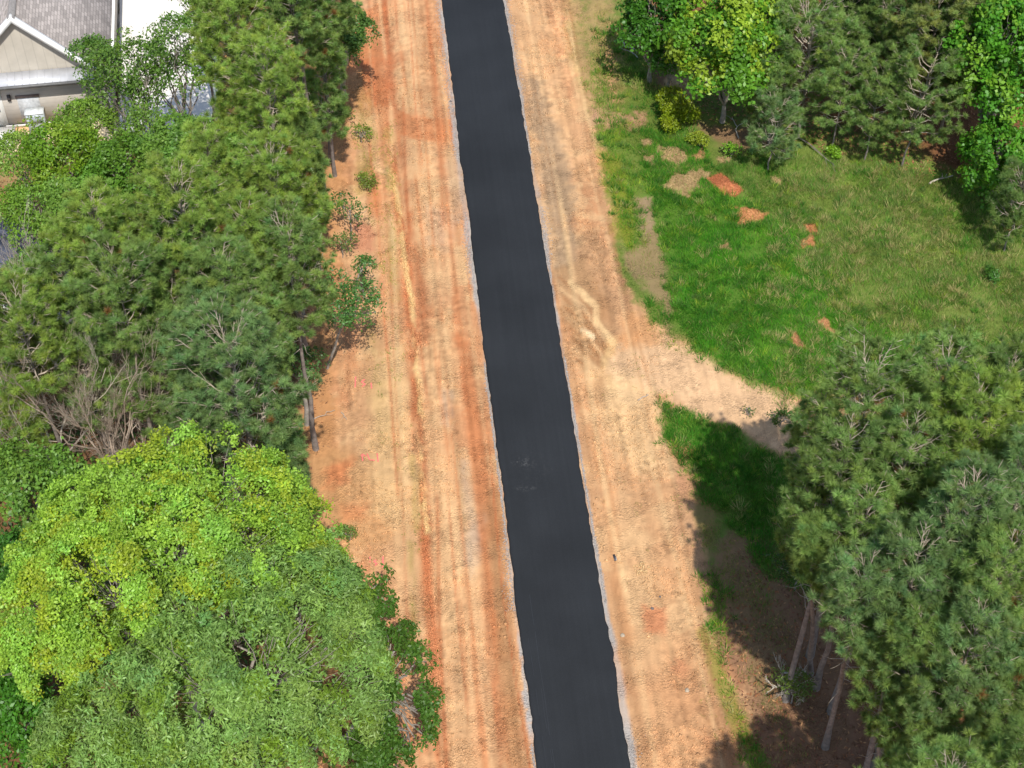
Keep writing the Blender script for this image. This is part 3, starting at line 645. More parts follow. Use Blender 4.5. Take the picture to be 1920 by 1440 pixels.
pine(1790, 30, 80, 8.5, 'o', 'olive pine at the top edge beside the big leafy tree on the right', GT, 76, cd=5.4, zf=.55)
pine(1450, 245, 52, 3.6, 'b', 'small bushy pine at the upper edge of the meadow', GT, 77, cd=3, zf=.6, dens=.8)
pine(1440, 190, 52, 4.6, 'g', 'thin young pine beside the yellow-green tree', GT, 78, cd=3.2, zf=.5, dens=.9)
pine(1580, 190, 62, 5, 'g', 'young pine between the two larger pines behind the meadow', GT, 79, cd=3.6, zf=.5, dens=.9, dead=.08)
pine(1650, 130, 65, 6.5, 'd', 'shaded pine in the middle of the row behind the meadow', GT, 80, cd=4.6, zf=.5)
pine(1905, 385, 50, 4, 'd', 'dark bushy pine at the right edge of the meadow', GT, 81, cd=3.2, zf=.6)

BG = (156, 196, 74); MG = (138, 174, 88); DG = (62, 104, 34); LG = (118, 158, 56); HG = (114, 154, 62)
oak = dict(hole=.455, L=.108, Wd=.062, clump=.40, nl=240)
broadleaf(300, 1070, 300, 13, BG, 'huge bright yellow-green oak in the lower left corner', None, 101, zc=9, lobe_list=[
    (375, 890, 95, 10.5), (440, 905, 70, 10), (330, 930, 80, 10.5), (560, 1000, 60, 8), (480, 950, 95, 9.5), (265, 950, 105, 10.5), (170, 970, 85, 9), (330, 1010, 120, 11.5), (210, 1080, 120, 11),
    (100, 1060, 75, 8.5), (95, 1150, 90, 8.5), (560, 1040, 75, 8), (440, 1040, 100, 10.5), (70, 1250, 80, 7.5), (170, 1200, 100, 9.5), (300, 1130, 100, 10.5), (515, 900, 45, 8.5), (40, 1170, 55, 7)], young=((190, 212, 66), .22), **oak)
broadleaf(440, 1290, 330, 12.5, MG, 'large mid-green willow-leaved oak in front of the yellow-green one', None, 102, zc=8.5, lobe_list=[
    (440, 1130, 110, 10.5), (560, 1120, 95, 9.5), (620, 1190, 90, 8.5), (330, 1180, 100, 10), (500, 1230, 130, 11), (370, 1290, 125, 11), (640, 1280, 90, 7.6),
    (250, 1330, 115, 9.5), (450, 1390, 125, 10), (560, 1360, 85, 8.2), (300, 1450, 110, 8.5), (660, 1355, 60, 6.6), (150, 1400, 80, 7.5), (600, 1060, 55, 8)], young=((140, 176, 60), .18), L=.15, Wd=.047, clump=.42, nl=240, hole=.43)
broadleaf(735, 1270, 85, 6.5, (84, 122, 44), 'darker leafy tree reaching over the clay at the lower left of the trail', None, 103, zc=4.4, base=(640, 1400), lobe_list=[(752, 1187, 20, 4.0), (732, 1203, 25, 4.6), (710, 1190, 18, 3.9), (788, 1231, 25, 4.7), (754, 1227, 24, 4.7), (718, 1227, 23, 4.4), (700, 1216, 26, 4.8), (763, 1263, 22, 4.8), (734, 1253, 22, 4.3), (707, 1261, 17, 3.9), (753, 1285, 21, 4.2), (718, 1283, 19, 4.5), (695, 1289, 20, 4.4), (800, 1306, 19, 4.6), (773, 1311, 18, 4.3), (758, 1322, 26, 4.6), (713, 1310, 26, 4.7), (701, 1317, 25, 4.1), (816, 1337, 20, 4.9), (783, 1335, 18, 4.7), (761, 1336, 26, 4.3), (733, 1336, 18, 4.5), (709, 1344, 19, 4.9), (693, 1350, 21, 4.9), (792, 1373, 17, 4.3), (778, 1381, 21, 3.8), (742, 1369, 19, 4.8), (716, 1383, 22, 4.9), (702, 1378, 24, 4.6), (770, 1399, 25, 4.8), (741, 1408, 24, 4.5), (712, 1408, 23, 4.1), (686, 1396, 26, 4.9), (744, 1442, 18, 4.9), (714, 1428, 23, 4.4), (697, 1429, 17, 4.8), (674, 1427, 25, 4.7)],
    L=.15, Wd=.07, clump=.34, nl=66, dens=1.0, hole=.43, flat=.6)
broadleaf(695, 1110, 44, 5.5, (84, 122, 42), 'small dark leafy tree between the big oaks and the trail', None, 104, zc=3.8, base=(640, 1230), lobe_list=[(680, 1100, 30, 4.2), (708, 1090, 26, 4), (712, 1130, 26, 3.8), (680, 1140, 30, 3.6)], L=.17, Wd=.08, clump=.4, nl=80)
broadleaf(50, 920, 115, 10.5, HG, 'deep green leafy tree at the left edge above the yellow-green oak', None, 105, zc=7.5, L=.15, Wd=.09, clump=.55, nl=160, lobes=11)
broadleaf(30, 1060, 80, 9, (78, 128, 46), 'shaded green tree at the left edge beside the yellow-green oak', None, 106, zc=6, L=.15, Wd=.085, clump=.5, nl=150, lobes=8)
broadleaf(10, 1330, 90, 8, (80, 136, 40), 'green tree in the bottom left corner below the oaks', None, 107, zc=5.5, L=.15, Wd=.085, clump=.55, nl=150, lobes=9)
broadleaf(60, 1440, 80, 7, (86, 140, 42), 'low green tree under the oaks at the bottom edge', None, 108, zc=4.5, L=.15, Wd=.085, clump=.5, nl=140, lobes=8)
broadleaf(115, 300, 92, 8.5, (118, 156, 40), 'yellow-green leafy tree in front of the garage wall', None, 109, zc=6, L=.14, Wd=.08, clump=.5, nl=130, lobes=10, young=((150, 180, 60), .2))
broadleaf(60, 400, 80, 8, (120, 160, 54), 'light green tree at the left edge below the garage', None, 110, zc=5.6, L=.13, Wd=.07, clump=.45, nl=90, lobes=10)
broadleaf(355, 290, 90, 9, HG, 'rich green leafy tree below the white driveway', None, 111, zc=6.4, L=.15, Wd=.09, clump=.5, nl=150, lobes=10)
broadleaf(220, 330, 85, 8, (104, 148, 50), 'mid-green tree between the garage tree and the driveway tree', None, 112, zc=5.6, L=.14, Wd=.08, clump=.48, nl=130, lobes=9)
broadleaf(250, 170, 95, 9, (104, 140, 56), 'airy tree whose thin foliage lets the white driveway show through', None, 113, zc=5, B=3.8, trunk_r=.07, L=.15, Wd=.075, clump=.42, nl=34, lobes=14, dens=.75, sparse=1)
broadleaf(330, 130, 78, 9.5, (100, 138, 52), 'second airy tree over the white driveway, against the pines', None, 114, zc=5.5, B=3.8, trunk_r=.07, L=.15, Wd=.075, clump=.42, nl=48, lobes=14, dens=.85, sparse=.8)
broadleaf(185, 130, 44, 8.5, (98, 138, 56), 'slim leafy tree at the corner of the grey garage roof', None, 115, zc=4.5, trunk_r=.07, L=.14, Wd=.075, clump=.38, nl=75, lobes=8, B=4)
broadleaf(375, 35, 55, 10, (112, 146, 58), 'sparse tree at the top edge beside the driveway', None, 116, zc=6, B=3.6, trunk_r=.08, L=.14, Wd=.075, clump=.4, nl=70, lobes=8, dens=.85)
broadleaf(60, 530, 78, 7.5, (112, 156, 54), 'thin light green tree in front of the slate-blue roof', None, 117, zc=5.2, L=.13, Wd=.07, clump=.38, nl=48, lobes=9, dens=.8, sparse=1)
broadleaf(210, 420, 70, 8, (98, 140, 50), 'green tree behind the pine next to the outbuilding', None, 118, zc=5.6, L=.14, Wd=.08, clump=.45, nl=110, lobes=8)
broadleaf(665, 570, 50, 5.5, (92, 138, 66), 'slender pale-leaved sapling arching over the clay bank', None, 119, zc=4, base=(612, 690), lobe_list=[(640, 530, 24, 4.2), (672, 552, 26, 4.4), (700, 545, 18, 4.2), (640, 590, 26, 3.8), (672, 590, 28, 4), (705, 580, 20, 4), (620, 560, 20, 3.8), (680, 500, 16, 4)], L=.15, Wd=.06, clump=.34, nl=34, sparse=1, trunk_r=.05)
broadleaf(655, 395, 36, 2.2, (78, 118, 48), 'low leafy sapling at the edge of the clay left of the trail', None, 120, zc=1.6, lobes=4, L=.14, Wd=.065, clump=.3, nl=22, dens=.8, sparse=1, trunk_r=.03)
broadleaf(678, 505, 26, 2.4, (70, 112, 48), 'small leafy sapling above the pale-leaved one', None, 121, zc=1.7, lobes=3, L=.14, Wd=.065, clump=.28, nl=22, dens=.9, sparse=1, trunk_r=.03)
broadleaf(150, 235, 60, 7.5, (128, 164, 62), 'light airy tree whose top covers the foot of the garage wall', None, 125, zc=5.4, L=.13, Wd=.07, clump=.4, nl=70, lobes=9, trunk_r=.07)
broadleaf(290, 245, 60, 8, (122, 160, 64), 'light airy tree at the near end of the white driveway', None, 126, zc=5.6, L=.13, Wd=.07, clump=.4, nl=64, lobes=9, trunk_r=.07)
broadleaf(35, 300, 60, 7, (132, 166, 66), 'light airy tree at the left edge below the doorstep', None, 127, zc=5, L=.13, Wd=.07, clump=.4, nl=60, lobes=8, trunk_r=.07)
broadleaf(140, 400, 75, 9, (126, 164, 66), 'pale green airy tree between the outbuilding and the garage', None, 128, zc=6.6, L=.13, Wd=.07, clump=.42, nl=80, lobes=10, trunk_r=.08)
broadleaf(430, 270, 60, 9.5, (116, 158, 62), 'light green tree wedged between the driveway and the pines', None, 129, zc=7, L=.14, Wd=.08, clump=.42, nl=100, lobes=9, trunk_r=.08)
broadleaf(640, 455, 26, 1.2, (104, 132, 62), 'low airy bush on the clay between the two left saplings', None, 151, zc=.8, L=.12, Wd=.05, clump=.28, nl=22, lobes=4, sparse=1, name='shrub', cat='shrub', trunk_r=.02)
broadleaf(676, 250, 22, .8, (132, 152, 60), 'yellow-green weed clump on the far left verge', None, 152, zc=.5, L=.1, Wd=.05, clump=.24, nl=24, lobes=4, sparse=1, name='shrub', cat='shrub', trunk_r=.02)
broadleaf(686, 340, 20, .7, (126, 148, 58), 'yellow-green weed clump on the left verge beside the upper sapling', None, 153, zc=.4, L=.1, Wd=.05, clump=.24, nl=24, lobes=4, sparse=1, name='shrub', cat='shrub', trunk_r=.02)
broadleaf(635, 215, 24, 1.3, (92, 124, 52), 'low green bush at the foot of the top left pines', None, 154, zc=.8, L=.12, Wd=.06, clump=.28, nl=34, lobes=4, sparse=1, name='shrub', cat='shrub', trunk_r=.02)
broadleaf(655, 1000, 20, .8, (112, 140, 60), 'small weed clump on the clay beside the yellow-green oak', None, 155, zc=.4, L=.1, Wd=.05, clump=.22, nl=24, lobes=3, sparse=1, name='shrub', cat='shrub', trunk_r=.02)
broadleaf(655, 60, 55, 6.5, (88, 124, 52), 'leafy tree at the top edge beside the clay bank', None, 122, zc=4.6, L=.15, Wd=.07, clump=.42, nl=110, lobes=8, base=(640, 190))
broadleaf(640, 110, 40, 3.6, (104, 146, 52), 'low bush below the leafy tree on the clay bank', None, 123, zc=2.2, L=.14, Wd=.07, clump=.36, nl=70, lobes=5)
broadleaf(560, 690, 45, 5, (80, 116, 56), 'thin understorey tree beside the pale pine stem', None, 124, zc=3.2, L=.13, Wd=.06, clump=.34, nl=48, lobes=5, sparse=1)

broadleaf(1370, 95, 122, 7.6, (104, 156, 44), 'bright yellow-green tree left of the pines behind the meadow', None, 131, zc=3.9, L=.20, Wd=.15, clump=.5, nl=66, lobes=20, elo=-.85, B=3.4, young=((168, 198, 60), .38))
broadleaf(1225, 45, 72, 6, (70, 122, 34), 'dark green tree at the top, nearest the trail on the right', None, 132, zc=3.2, B=2.8, L=.18, Wd=.13, clump=.46, nl=80, lobes=14, elo=-.85)
broadleaf(1258, 105, 36, 4.5, (78, 130, 40), 'small green tree tucked under the yellow-green one', None, 133, zc=1.9, B=1.7, L=.16, Wd=.1, clump=.4, nl=80, lobes=8, elo=-.85)
broadleaf(1880, 125, 108, 10, (88, 150, 40), 'big glossy green tree at the upper right edge', None, 134, zc=5.2, L=.19, Wd=.14, clump=.5, nl=80, lobes=28, elo=-.9, B=5, young=((140, 190, 60), .28))
broadleaf(1915, -5, 85, 9, (84, 140, 42), 'green tree filling the top right corner behind the glossy one', None, 150, zc=5, B=4.5, L=.19, Wd=.13, clump=.5, nl=80, lobes=18, elo=-.8)
broadleaf(1880, 290, 88, 6, (88, 148, 40), 'lower leafy tree under the big glossy one at the right edge', None, 135, zc=2.6, B=2.4, L=.18, Wd=.13, clump=.45, nl=80, lobes=14, elo=-.9, young=((130, 180, 60), .2))
broadleaf(1265, 205, 42, 1.4, (140, 160, 30), 'round yellow-green shrub on the meadow edge', None, 136, zc=.7, L=.1, Wd=.05, clump=.26, nl=80, lobes=8, flat=.6, name='shrub', cat='shrub', trunk_r=.03)
broadleaf(1660, 1320, 26, 5, (96, 156, 44), 'small fresh green sapling beside the leaning grey stem', None, 137, zc=4, L=.17, Wd=.11, clump=.3, nl=46, lobes=4, base=(1650, 1440), trunk_r=.04)
broadleaf(1845, 1400, 60, 6.5, (150, 186, 50), 'thin yellow-green tree in the bottom right corner', None, 138, zc=5, L=.16, Wd=.12, clump=.28, nl=20, lobe_list=[(1838, 1372, 20, 6.2), (1850, 1345, 14, 6.4), (1838, 1400, 18, 6), (1860, 1425, 22, 5.8), (1888, 1425, 18, 5.6), (1820, 1440, 26, 5.6)], sparse=1, trunk_r=.05)
broadleaf(1880, 1440, 75, 5, (60, 104, 40), 'dark green undergrowth tree in the bottom right corner', None, 139, zc=3.4, L=.15, Wd=.1, clump=.42, nl=90, lobes=9)
broadleaf(1900, 1180, 60, 8, (60, 100, 40), 'shaded leafy tree at the right edge among the pines', None, 140, zc=5.5, L=.15, Wd=.1, clump=.42, nl=80, lobes=9)
broadleaf(1500, 1060, 60, 2.6, (70, 100, 42), 'low shaded bush left of the pines on the right', None, 141, zc=1.4, L=.13, Wd=.06, clump=.36, nl=40, lobes=6, sparse=1, name='shrub', cat='shrub', trunk_r=.03)
broadleaf(1490, 1290, 34, 1.6, (108, 132, 54), 'scrubby bush on the brown ground at the lower right', None, 142, zc=.9, L=.13, Wd=.05, clump=.3, nl=24, lobes=5, sparse=1, name='shrub', cat='shrub', trunk_r=.03)
broadleaf(1310, 262, 18, .6, (150, 168, 50), 'small yellow-green weed clump by the bare soil', None, 143, zc=.35, L=.1, Wd=.06, clump=.2, nl=40, lobes=3, name='shrub', cat='shrub', trunk_r=.02)
broadleaf(1372, 282, 18, .8, (130, 176, 50), 'small bright weed clump right of the yellow-green one', None, 144, zc=.45, L=.1, Wd=.06, clump=.2, nl=40, lobes=3, name='shrub', cat='shrub', trunk_r=.02)
broadleaf(1562, 285, 13, .6, (130, 176, 44), 'tiny bright plant under the pines behind the meadow', None, 145, zc=.35, L=.1, Wd=.06, clump=.18, nl=36, lobes=2, name='shrub', cat='shrub', trunk_r=.02)
broadleaf(1860, 515, 14, .4, (84, 130, 50), 'dark rosette plant on the right side of the meadow', None, 146, zc=.3, L=.12, Wd=.05, clump=.2, nl=40, lobes=3, name='shrub', cat='shrub', trunk_r=.02)
broadleaf(1815, 330, 24, .9, (150, 180, 50), 'yellowish weed at the foot of the glossy tree', None, 147, zc=.5, L=.1, Wd=.06, clump=.22, nl=36, lobes=3, name='shrub', cat='shrub', trunk_r=.02)
broadleaf(1465, 785, 22, .9, (78, 108, 44), 'dark weedy clump on the edge of the sandy side track', None, 148, zc=.5, L=.12, Wd=.05, clump=.24, nl=40, lobes=3, name='shrub', cat='shrub', trunk_r=.02)
broadleaf(1405, 768, 16, .5, (96, 120, 54), 'little weed patch in the middle of the sandy side track', None, 149, zc=.3, L=.1, Wd=.04, clump=.2, nl=26, lobes=3, name='shrub', cat='shrub', trunk_r=.02, sparse=1)

bare(150, 880, 10.5, .62, 'grey leafless tree with long upswept limbs behind the oaks', None, 1, 1, M_DEAD, base=(150, 945), nst=6, lean=(-1.2, 0))
bare(225, 860, 10, .38, 'brown leafless tree with dense fine twigs right of the grey one', None, 2, 2, M_DEADBR, base=(235, 955), nst=7)
bare(240, 800, 10.5, .42, 'pale leafless tree behind the brown twiggy one', None, 3, 1, M_DEAD, base=(225, 900), nst=5)
bare(320, 900, 4.5, .6, 'low brown leafless thicket against the yellow-green oak', None, 4, 2, M_DEADBR, base=(300, 925), nst=7)
bare(1478, 1290, 1.6, 1.3, 'dry grey branchy shrub on the shaded brown earth', None, 5, 1, M_DEAD, base=(1478, 1300), nst=6)

# ------------------------------------------------------------------ grass and litter
rngG = np.random.default_rng(5)
regions = [   # polygon, blades per m2, height, colours
 ([(1205,250),(1300,260),(1340,340),(1440,410),(1510,430),(1580,560),(1700,640),(2000,640),(2000,760),(1500,745),(1450,722),(1380,695),(1300,650),(1262,600),(1245,480),(1205,330)], 1500, .16, [(84,150,36),(70,132,40),(100,156,44)]),
 ([(1330,320),(1420,280),(1500,300),(1600,300),(1760,330),(1960,400),(1990,660),(1700,645),(1560,560),(1500,430)], 1100, .19, [(90,138,48),(116,142,64),(146,150,92),(90,138,50),(124,144,72)]),
 ([(1125,20),(1200,60),(1235,160),(1300,230),(1320,330),(1240,360),(1190,300),(1130,260),(1100,160)], 620, .15, [(112,146,56),(138,146,66),(92,136,48),(160,150,92)]),
 ([(1115,245),(1165,240),(1195,340),(1215,480),(1180,470),(1150,400)], 900, .13, [(120,158,40),(134,150,50),(100,146,44)]),
 ([(1165,400),(1225,370),(1262,500),(1262,610),(1210,570),(1180,500)], 260, .12, [(120,140,60),(150,140,90)]),
 ([(1290,1000),(1400,1060),(1500,1200),(1520,1440),(1440,1440),(1380,1250),(1320,1120)], 240, .15, [(84,124,48),(120,130,60),(150,136,90)]),
 ([(1470,1040),(1620,1040),(1560,1200),(1500,1160)], 260, .18, [(70,110,44),(90,120,50)]),
 ([(1080,10),(1150,30),(1175,100),(1130,190),(1105,160)], 350, .12, [(130,150,60),(150,150,80)]),
 ([(1200,560),(1240,560),(1262,600),(1260,640),(1215,600)], 900, .16, [(84,140,40)]),
 ([(1210,590),(1290,630),(1400,700),(1500,742),(1480,760),(1380,705),(1290,655),(1230,635)], 500, .13, [(120,140,60),(96,136,48)]),
 ([(1240,750),(1290,770),(1330,790),(1400,815),(1480,870),(1580,930),(1620,1060),(1560,1120),(1440,1080),(1380,1000),(1330,960),(1300,890),(1250,830)], 1400, .17, [(76,142,40),(66,128,40),(96,150,48)]),
 ([(1330,960),(1440,1060),(1500,1140),(1400,1200),(1340,1100),(1300,1000)], 420, .14, [(80,132,44),(120,130,60)]),
 ([(1320,1060),(1350,1060),(1370,1150),(1350,1230),(1400,1340),(1450,1440),(1470,1500),(1420,1500),(1370,1360),(1345,1250),(1325,1170)], 1000, .14, [(108,156,42),(92,146,40)]),
 ([(1270,880),(1300,860),(1320,930),(1290,970),(1262,950)], 300, .12, [(92,146,40)]),
 ([(1420,1180),(1480,1200),(1530,1400),(1470,1440),(1420,1320)], 350, .15, [(110,130,56),(90,120,48)]),
 ([(670,180),(700,190),(706,300),(690,350),(664,300)], 420, .1, [(130,150,50),(110,140,50)]),
 ([(660,350),(735,230),(748,430),(738,560),(700,480),(680,420)], 170, .09, [(130,150,56)]),
 ([(690,560),(745,500),(800,1180),(770,1200),(740,900),(690,760)], 75, .09, [(110,130,56)]),
 ([(770,880),(790,880),(790,1010),(772,1000)], 120, .07, [(126,136,64)]),
 ([(640,1090),(670,990),(700,1040),(690,1150)], 60, .1, [(120,140,56)]),
 ([(1130,680),(1250,660),(1270,760),(1240,800),(1180,760)], 30, .08, [(120,130,66)]),
 ([(1030,560),(1220,700),(1260,1100),(1200,1300),(1140,1000)], 7, .07, [(120,126,66),(170,150,100)]),
 ([(1310,1280),(1345,1290),(1400,1440),(1360,1440)], 90, .09, [(120,150,50)]),
 ([(1230,740),(1260,740),(1262,800),(1240,800)], 500, .15, [(104,156,44)]),
 ([(1500,250),(1800,340),(1900,420),(1600,300)], 500, .2, [(140,146,80),(110,136,60)]),
]
BARE = [p for p in poly if p[0] == 'p' and p[3] >= .99 and len(p[1]) < 9 and p[1][:, 0].min() > 1190 and p[1][:, 0].max() < 1600 and p[1][:, 1].min() > 250]
hump = ('p', np.array([(1328,336),(1352,330),(1376,344),(1390,362),(1380,374),(1362,372),(1342,356)], float), None, 1, 3, 3, None)
PK = {id(p_[1]): 100+i_*7 for i_, p_ in enumerate(poly)}; BP, BD, BC, BW, REG = [], [], [], [], []
for gi, (pts, dn, h, cols) in enumerate(regions):
    pts = np.array(pts, float); W4 = np.array([at(x, y) for x, y in pts]); lo = W4.min(0); hi = W4.max(0)
    n_ = int(dn*(hi[0]-lo[0])*(hi[1]-lo[1])); x = rngG.uniform(lo[0]-.3, hi[0]+.3, n_); y = rngG.uniform(lo[1]-.3, hi[1]+.3, n_)
    U, V = px(x, y); soft = 12
    mk = maskval('p', pts, soft, 14, None, U, V, x, y, 900+gi*3)
    if dn < 500: mk = mk*sst(.4, .6, fbm(x*1.3, y*1.3, 950+gi, 3))
    else: mk = mk*(.25+.75*sst(.25, .5, fbm(x*.9, y*.9, 950+gi, 3)))
    k = rngG.random(n_) < mk
    x, y, U, V = x[k], y[k], U[k], V[k]
    if dn < 200:
        m_ = max(3, len(x)//5); x = np.repeat(x[:m_], 9)+rngG.normal(0, .045, m_*9); y = np.repeat(y[:m_], 9)+rngG.normal(0, .045, m_*9); U, V = px(x, y)
    kk = np.ones(len(x), bool)
    for kind, pp, c, a, so_, wa, ex in BARE+[hump]:
        near = np.nonzero((U > pp[:, 0].min()-8) & (U < pp[:, 0].max()+8) & (V > pp[:, 1].min()-8) & (V < pp[:, 1].max()+8))[0]
        if len(near): kk[near] &= (maskval('p', pp, so_, wa, None, U[near], V[near], x[near], y[near], PK.get(id(pp), 40)) < .5) | (rngG.random(len(near)) < .04)
    x, y = x[kk], y[kk]; n_ = len(x)
    cl = fbm(x*.8, y*.8, 700+gi, 3); c2 = vn(x*3.2, y*3.2, 710+gi); ci = np.clip(((cl*.75+c2*.25+rngG.normal(0, .07, n_))-.3)/.4*len(cols), 0, len(cols)-1).astype(int)
    cc = np.array([alb(*q) for q in cols])[ci]*1.75*rngG.uniform(.75, 1.25, n_)[:, None]
    dry = rngG.random(n_) < .03+.10*(vn(x*1.7, y*1.7, 720) > .72); cc[dry] = alb(196, 178, 120)*.9
    hh = h*rngG.uniform(.5, 1.3, n_)*(.7+.6*c2); a = rngG.uniform(0, 6.283, n_); ln_ = rngG.uniform(.15, .75, n_)
    aa = 3*vn(x*.9, y*.9, 730)*2+rngG.normal(0, .9, n_)
    D = np.stack([np.cos(aa)*ln_*hh, np.sin(aa)*ln_*hh, hh], 1)
    BP.append(np.stack([x, y, relief(x, y)-.01], 1)); BD.append(D); REG.append((x, y, cols, dn)); BC.append(cc); BW.append(rngG.uniform(.012, .024, n_)*(1 if dn > 400 else .9))
xa = np.concatenate([r[0] for r in REG if r[3] >= 500]); ya = np.concatenate([r[1] for r in REG if r[3] >= 500])
pal = np.array([alb(60, 112, 38), alb(80, 136, 44), alb(120, 160, 60), alb(176, 166, 112), alb(150, 170, 60), alb(104, 132, 70)])*1.6
nk = 3600; pick = rngG.integers(0, len(xa), nk); ck = np.where(px(xa[pick], ya[pick])[0] > 1440, rngG.choice(6, nk, p=[.06, .12, .14, .40, .06, .22]), rngG.choice(6, nk, p=[.3, .34, .14, .06, .08, .08])); rk = rngG.uniform(.06, .22, nk); hk = rngG.uniform(.14, .34, nk)
ii_ = np.repeat(np.arange(nk), 34); m_ = len(ii_); aa = rngG.uniform(0, 6.283, m_); rr = np.sqrt(rngG.random(m_))*rk[ii_]; x = xa[pick][ii_]+np.cos(aa)*rr; y = ya[pick][ii_]+np.sin(aa)*rr
hh = hk[ii_]*rngG.uniform(.5, 1.1, m_); ln_ = rr/rk[ii_]*.9+rngG.normal(0, .15, m_)
BP.append(np.stack([x, y, relief(x, y)-.01], 1)); BD.append(np.stack([np.cos(aa)*ln_*hh, np.sin(aa)*ln_*hh, hh], 1)); BC.append(pal[ck][ii_]*rngG.uniform(.7, 1.3, (m_, 1))); BW.append(rngG.uniform(.014, .028, m_))
# straw on the bare patches
for kind, pp, c, a, so_, wa, ex in BARE:
    W4 = np.array([at(*q_) for q_ in pp]); lo = W4.min(0)-.2; hi = W4.max(0)+.2; n_ = int(900*(hi[0]-lo[0])*(hi[1]-lo[1])); x = rngG.uniform(lo[0], hi[0], n_); y = rngG.uniform(lo[1], hi[1], n_); U, V = px(x, y)
    k = maskval('p', pp, so_+3, wa, None, U, V, x, y, PK.get(id(pp), 40)) > .3; x, y = x[k], y[k]; n_ = len(x); aa = rngG.uniform(0, 6.283, n_); hh = rngG.uniform(.05, .14, n_)
    BP.append(np.stack([x, y, relief(x, y)+.005], 1)); BD.append(np.stack([np.cos(aa)*hh, np.sin(aa)*hh, hh*rngG.uniform(.1, .5, n_)], 1)); BC.append(np.clip(c[None]*rngG.uniform(.6, 1.35, (n_, 1)), 0, .8)); BW.append(rngG.uniform(.012, .026, n_))
BP, BD, BC, BW = map(np.concatenate, (BP, BD, BC, BW))
print('blades', len(BP))
tag(tris_obj('grass', BP, BD, BW, BC, rngG, None, M_GRASS), 'green and dry meadow grass right of the trail with sparse blades elsewhere', 'grass', None, 'stuff')

# gravel along the pavement, clods on the earth
def stones(name, x, y, r, colr, material, rng, flat=.6):
    n_ = len(x); z = relief(x, y); b8 = np.array([(1,0,0),(0,1,0),(-1,0,0),(0,-1,0),(0,0,1),(0,0,-1)], float)
    V = b8[None]*(r[:, None]*rng.uniform(.6, 1.3, (n_, 6)))[..., None]; an = rng.uniform(0, 6.28, n_); ca, sa = np.cos(an)[:, None], np.sin(an)[:, None]
    V = np.stack([V[..., 0]*ca-V[..., 1]*sa, V[..., 0]*sa+V[..., 1]*ca, V[..., 2]*flat], -1)+np.stack([x, y, z+r*.25], 1)[:, None]
    F = np.array([(0,1,4),(1,2,4),(2,3,4),(3,0,4),(1,0,5),(2,1,5),(3,2,5),(0,3,5)])[None]+(np.arange(n_)*6)[:, None, None]
    return obj(name, mesh_np(name, V.reshape(-1, 3), F.reshape(-1, 3), np.repeat(colr, 6, 0)), material)
m, n, l, b = mat('stone_tint'); a_ = n.new('ShaderNodeAttribute'); a_.attribute_name = 'tint'; l.new(a_.outputs['Color'], b.inputs['Base Color']); b.inputs['Roughness'].default_value = .9; M_STONE = m
s_ = rngG.uniform(-2, 50, 15000); s_ = np.where(vn(s_*.25, s_*0, 38) > .42, s_, s_+60); sd = rngG.choice([-1, 1], 15000); wd_ = .03+.12*sst(.42, .7, fbm(s_*.16, s_*0+sd, 31, 3)); t_ = sd*(1.53+np.abs(rngG.normal(0, 1, 15000))*wd_)
x = r0[0]+rd[0]*s_+rn[0]*t_; y = r0[1]+rd[1]*s_+rn[1]*t_
tag(stones('gravel', x, y, rngG.uniform(.010, .028, 15000), alb(204, 196, 190)[None]*rngG.uniform(.55, 1.15, (15000, 1)), M_STONE, rngG), 'pale crushed stone in thin strips along both edges of the asphalt', 'gravel', None, 'stuff')
n_ = 260000; x = rngG.uniform(-13, 16, n_); y = rngG.uniform(25, 70, n_); U, V = px(x, y); s_, t_ = st(x, y)
lim = np.interp(V, [0, 240, 420, 620, 760, 1000, 1440], [1070, 1115, 1160, 1230, 1240, 1270, 1400]); k = (U > 640) & (U < lim) & (np.abs(t_) > 1.7) & (fbm(x*.8, y*.8, 61, 4)+rngG.normal(0, .03, n_) > .51)
rp_ = np.array([at(*q_)[:2] for q_ in [(700,150),(740,330),(758,480),(772,560),(779,640),(786,720),(790,850),(800,1000),(812,1150),(824,1300),(834,1450)]]); u_ = rngG.uniform(0, 10, 9000); ux = np.interp(u_, range(11), rp_[:, 0]); uy = np.interp(u_, range(11), rp_[:, 1]); kk_ = vn(ux*0, uy*.8, 91) > .3
x = np.concatenate([x[k], (ux+rngG.normal(0, .10, 9000)+(vn(ux*0, uy*1.2, 92)-.5)*.3)[kk_]]); y = np.concatenate([y[k], uy[kk_]]); n_ = len(x); print('clods', n_)
c0 = paint(x, y); up = np.where(rngG.random(n_) < .85, rngG.uniform(1.08, 1.4, n_), rngG.uniform(.75, .95, n_))[:, None]
tag(stones('soil_clods', x, y, rngG.uniform(.012, .042, n_)*np.where(rngG.random(n_) < .03, 1.8, 1), np.clip(c0*up, 0, .8), M_EARTH, rngG, .7), 'small loose clods scattered over the graded clay', 'soil', None, 'stuff')
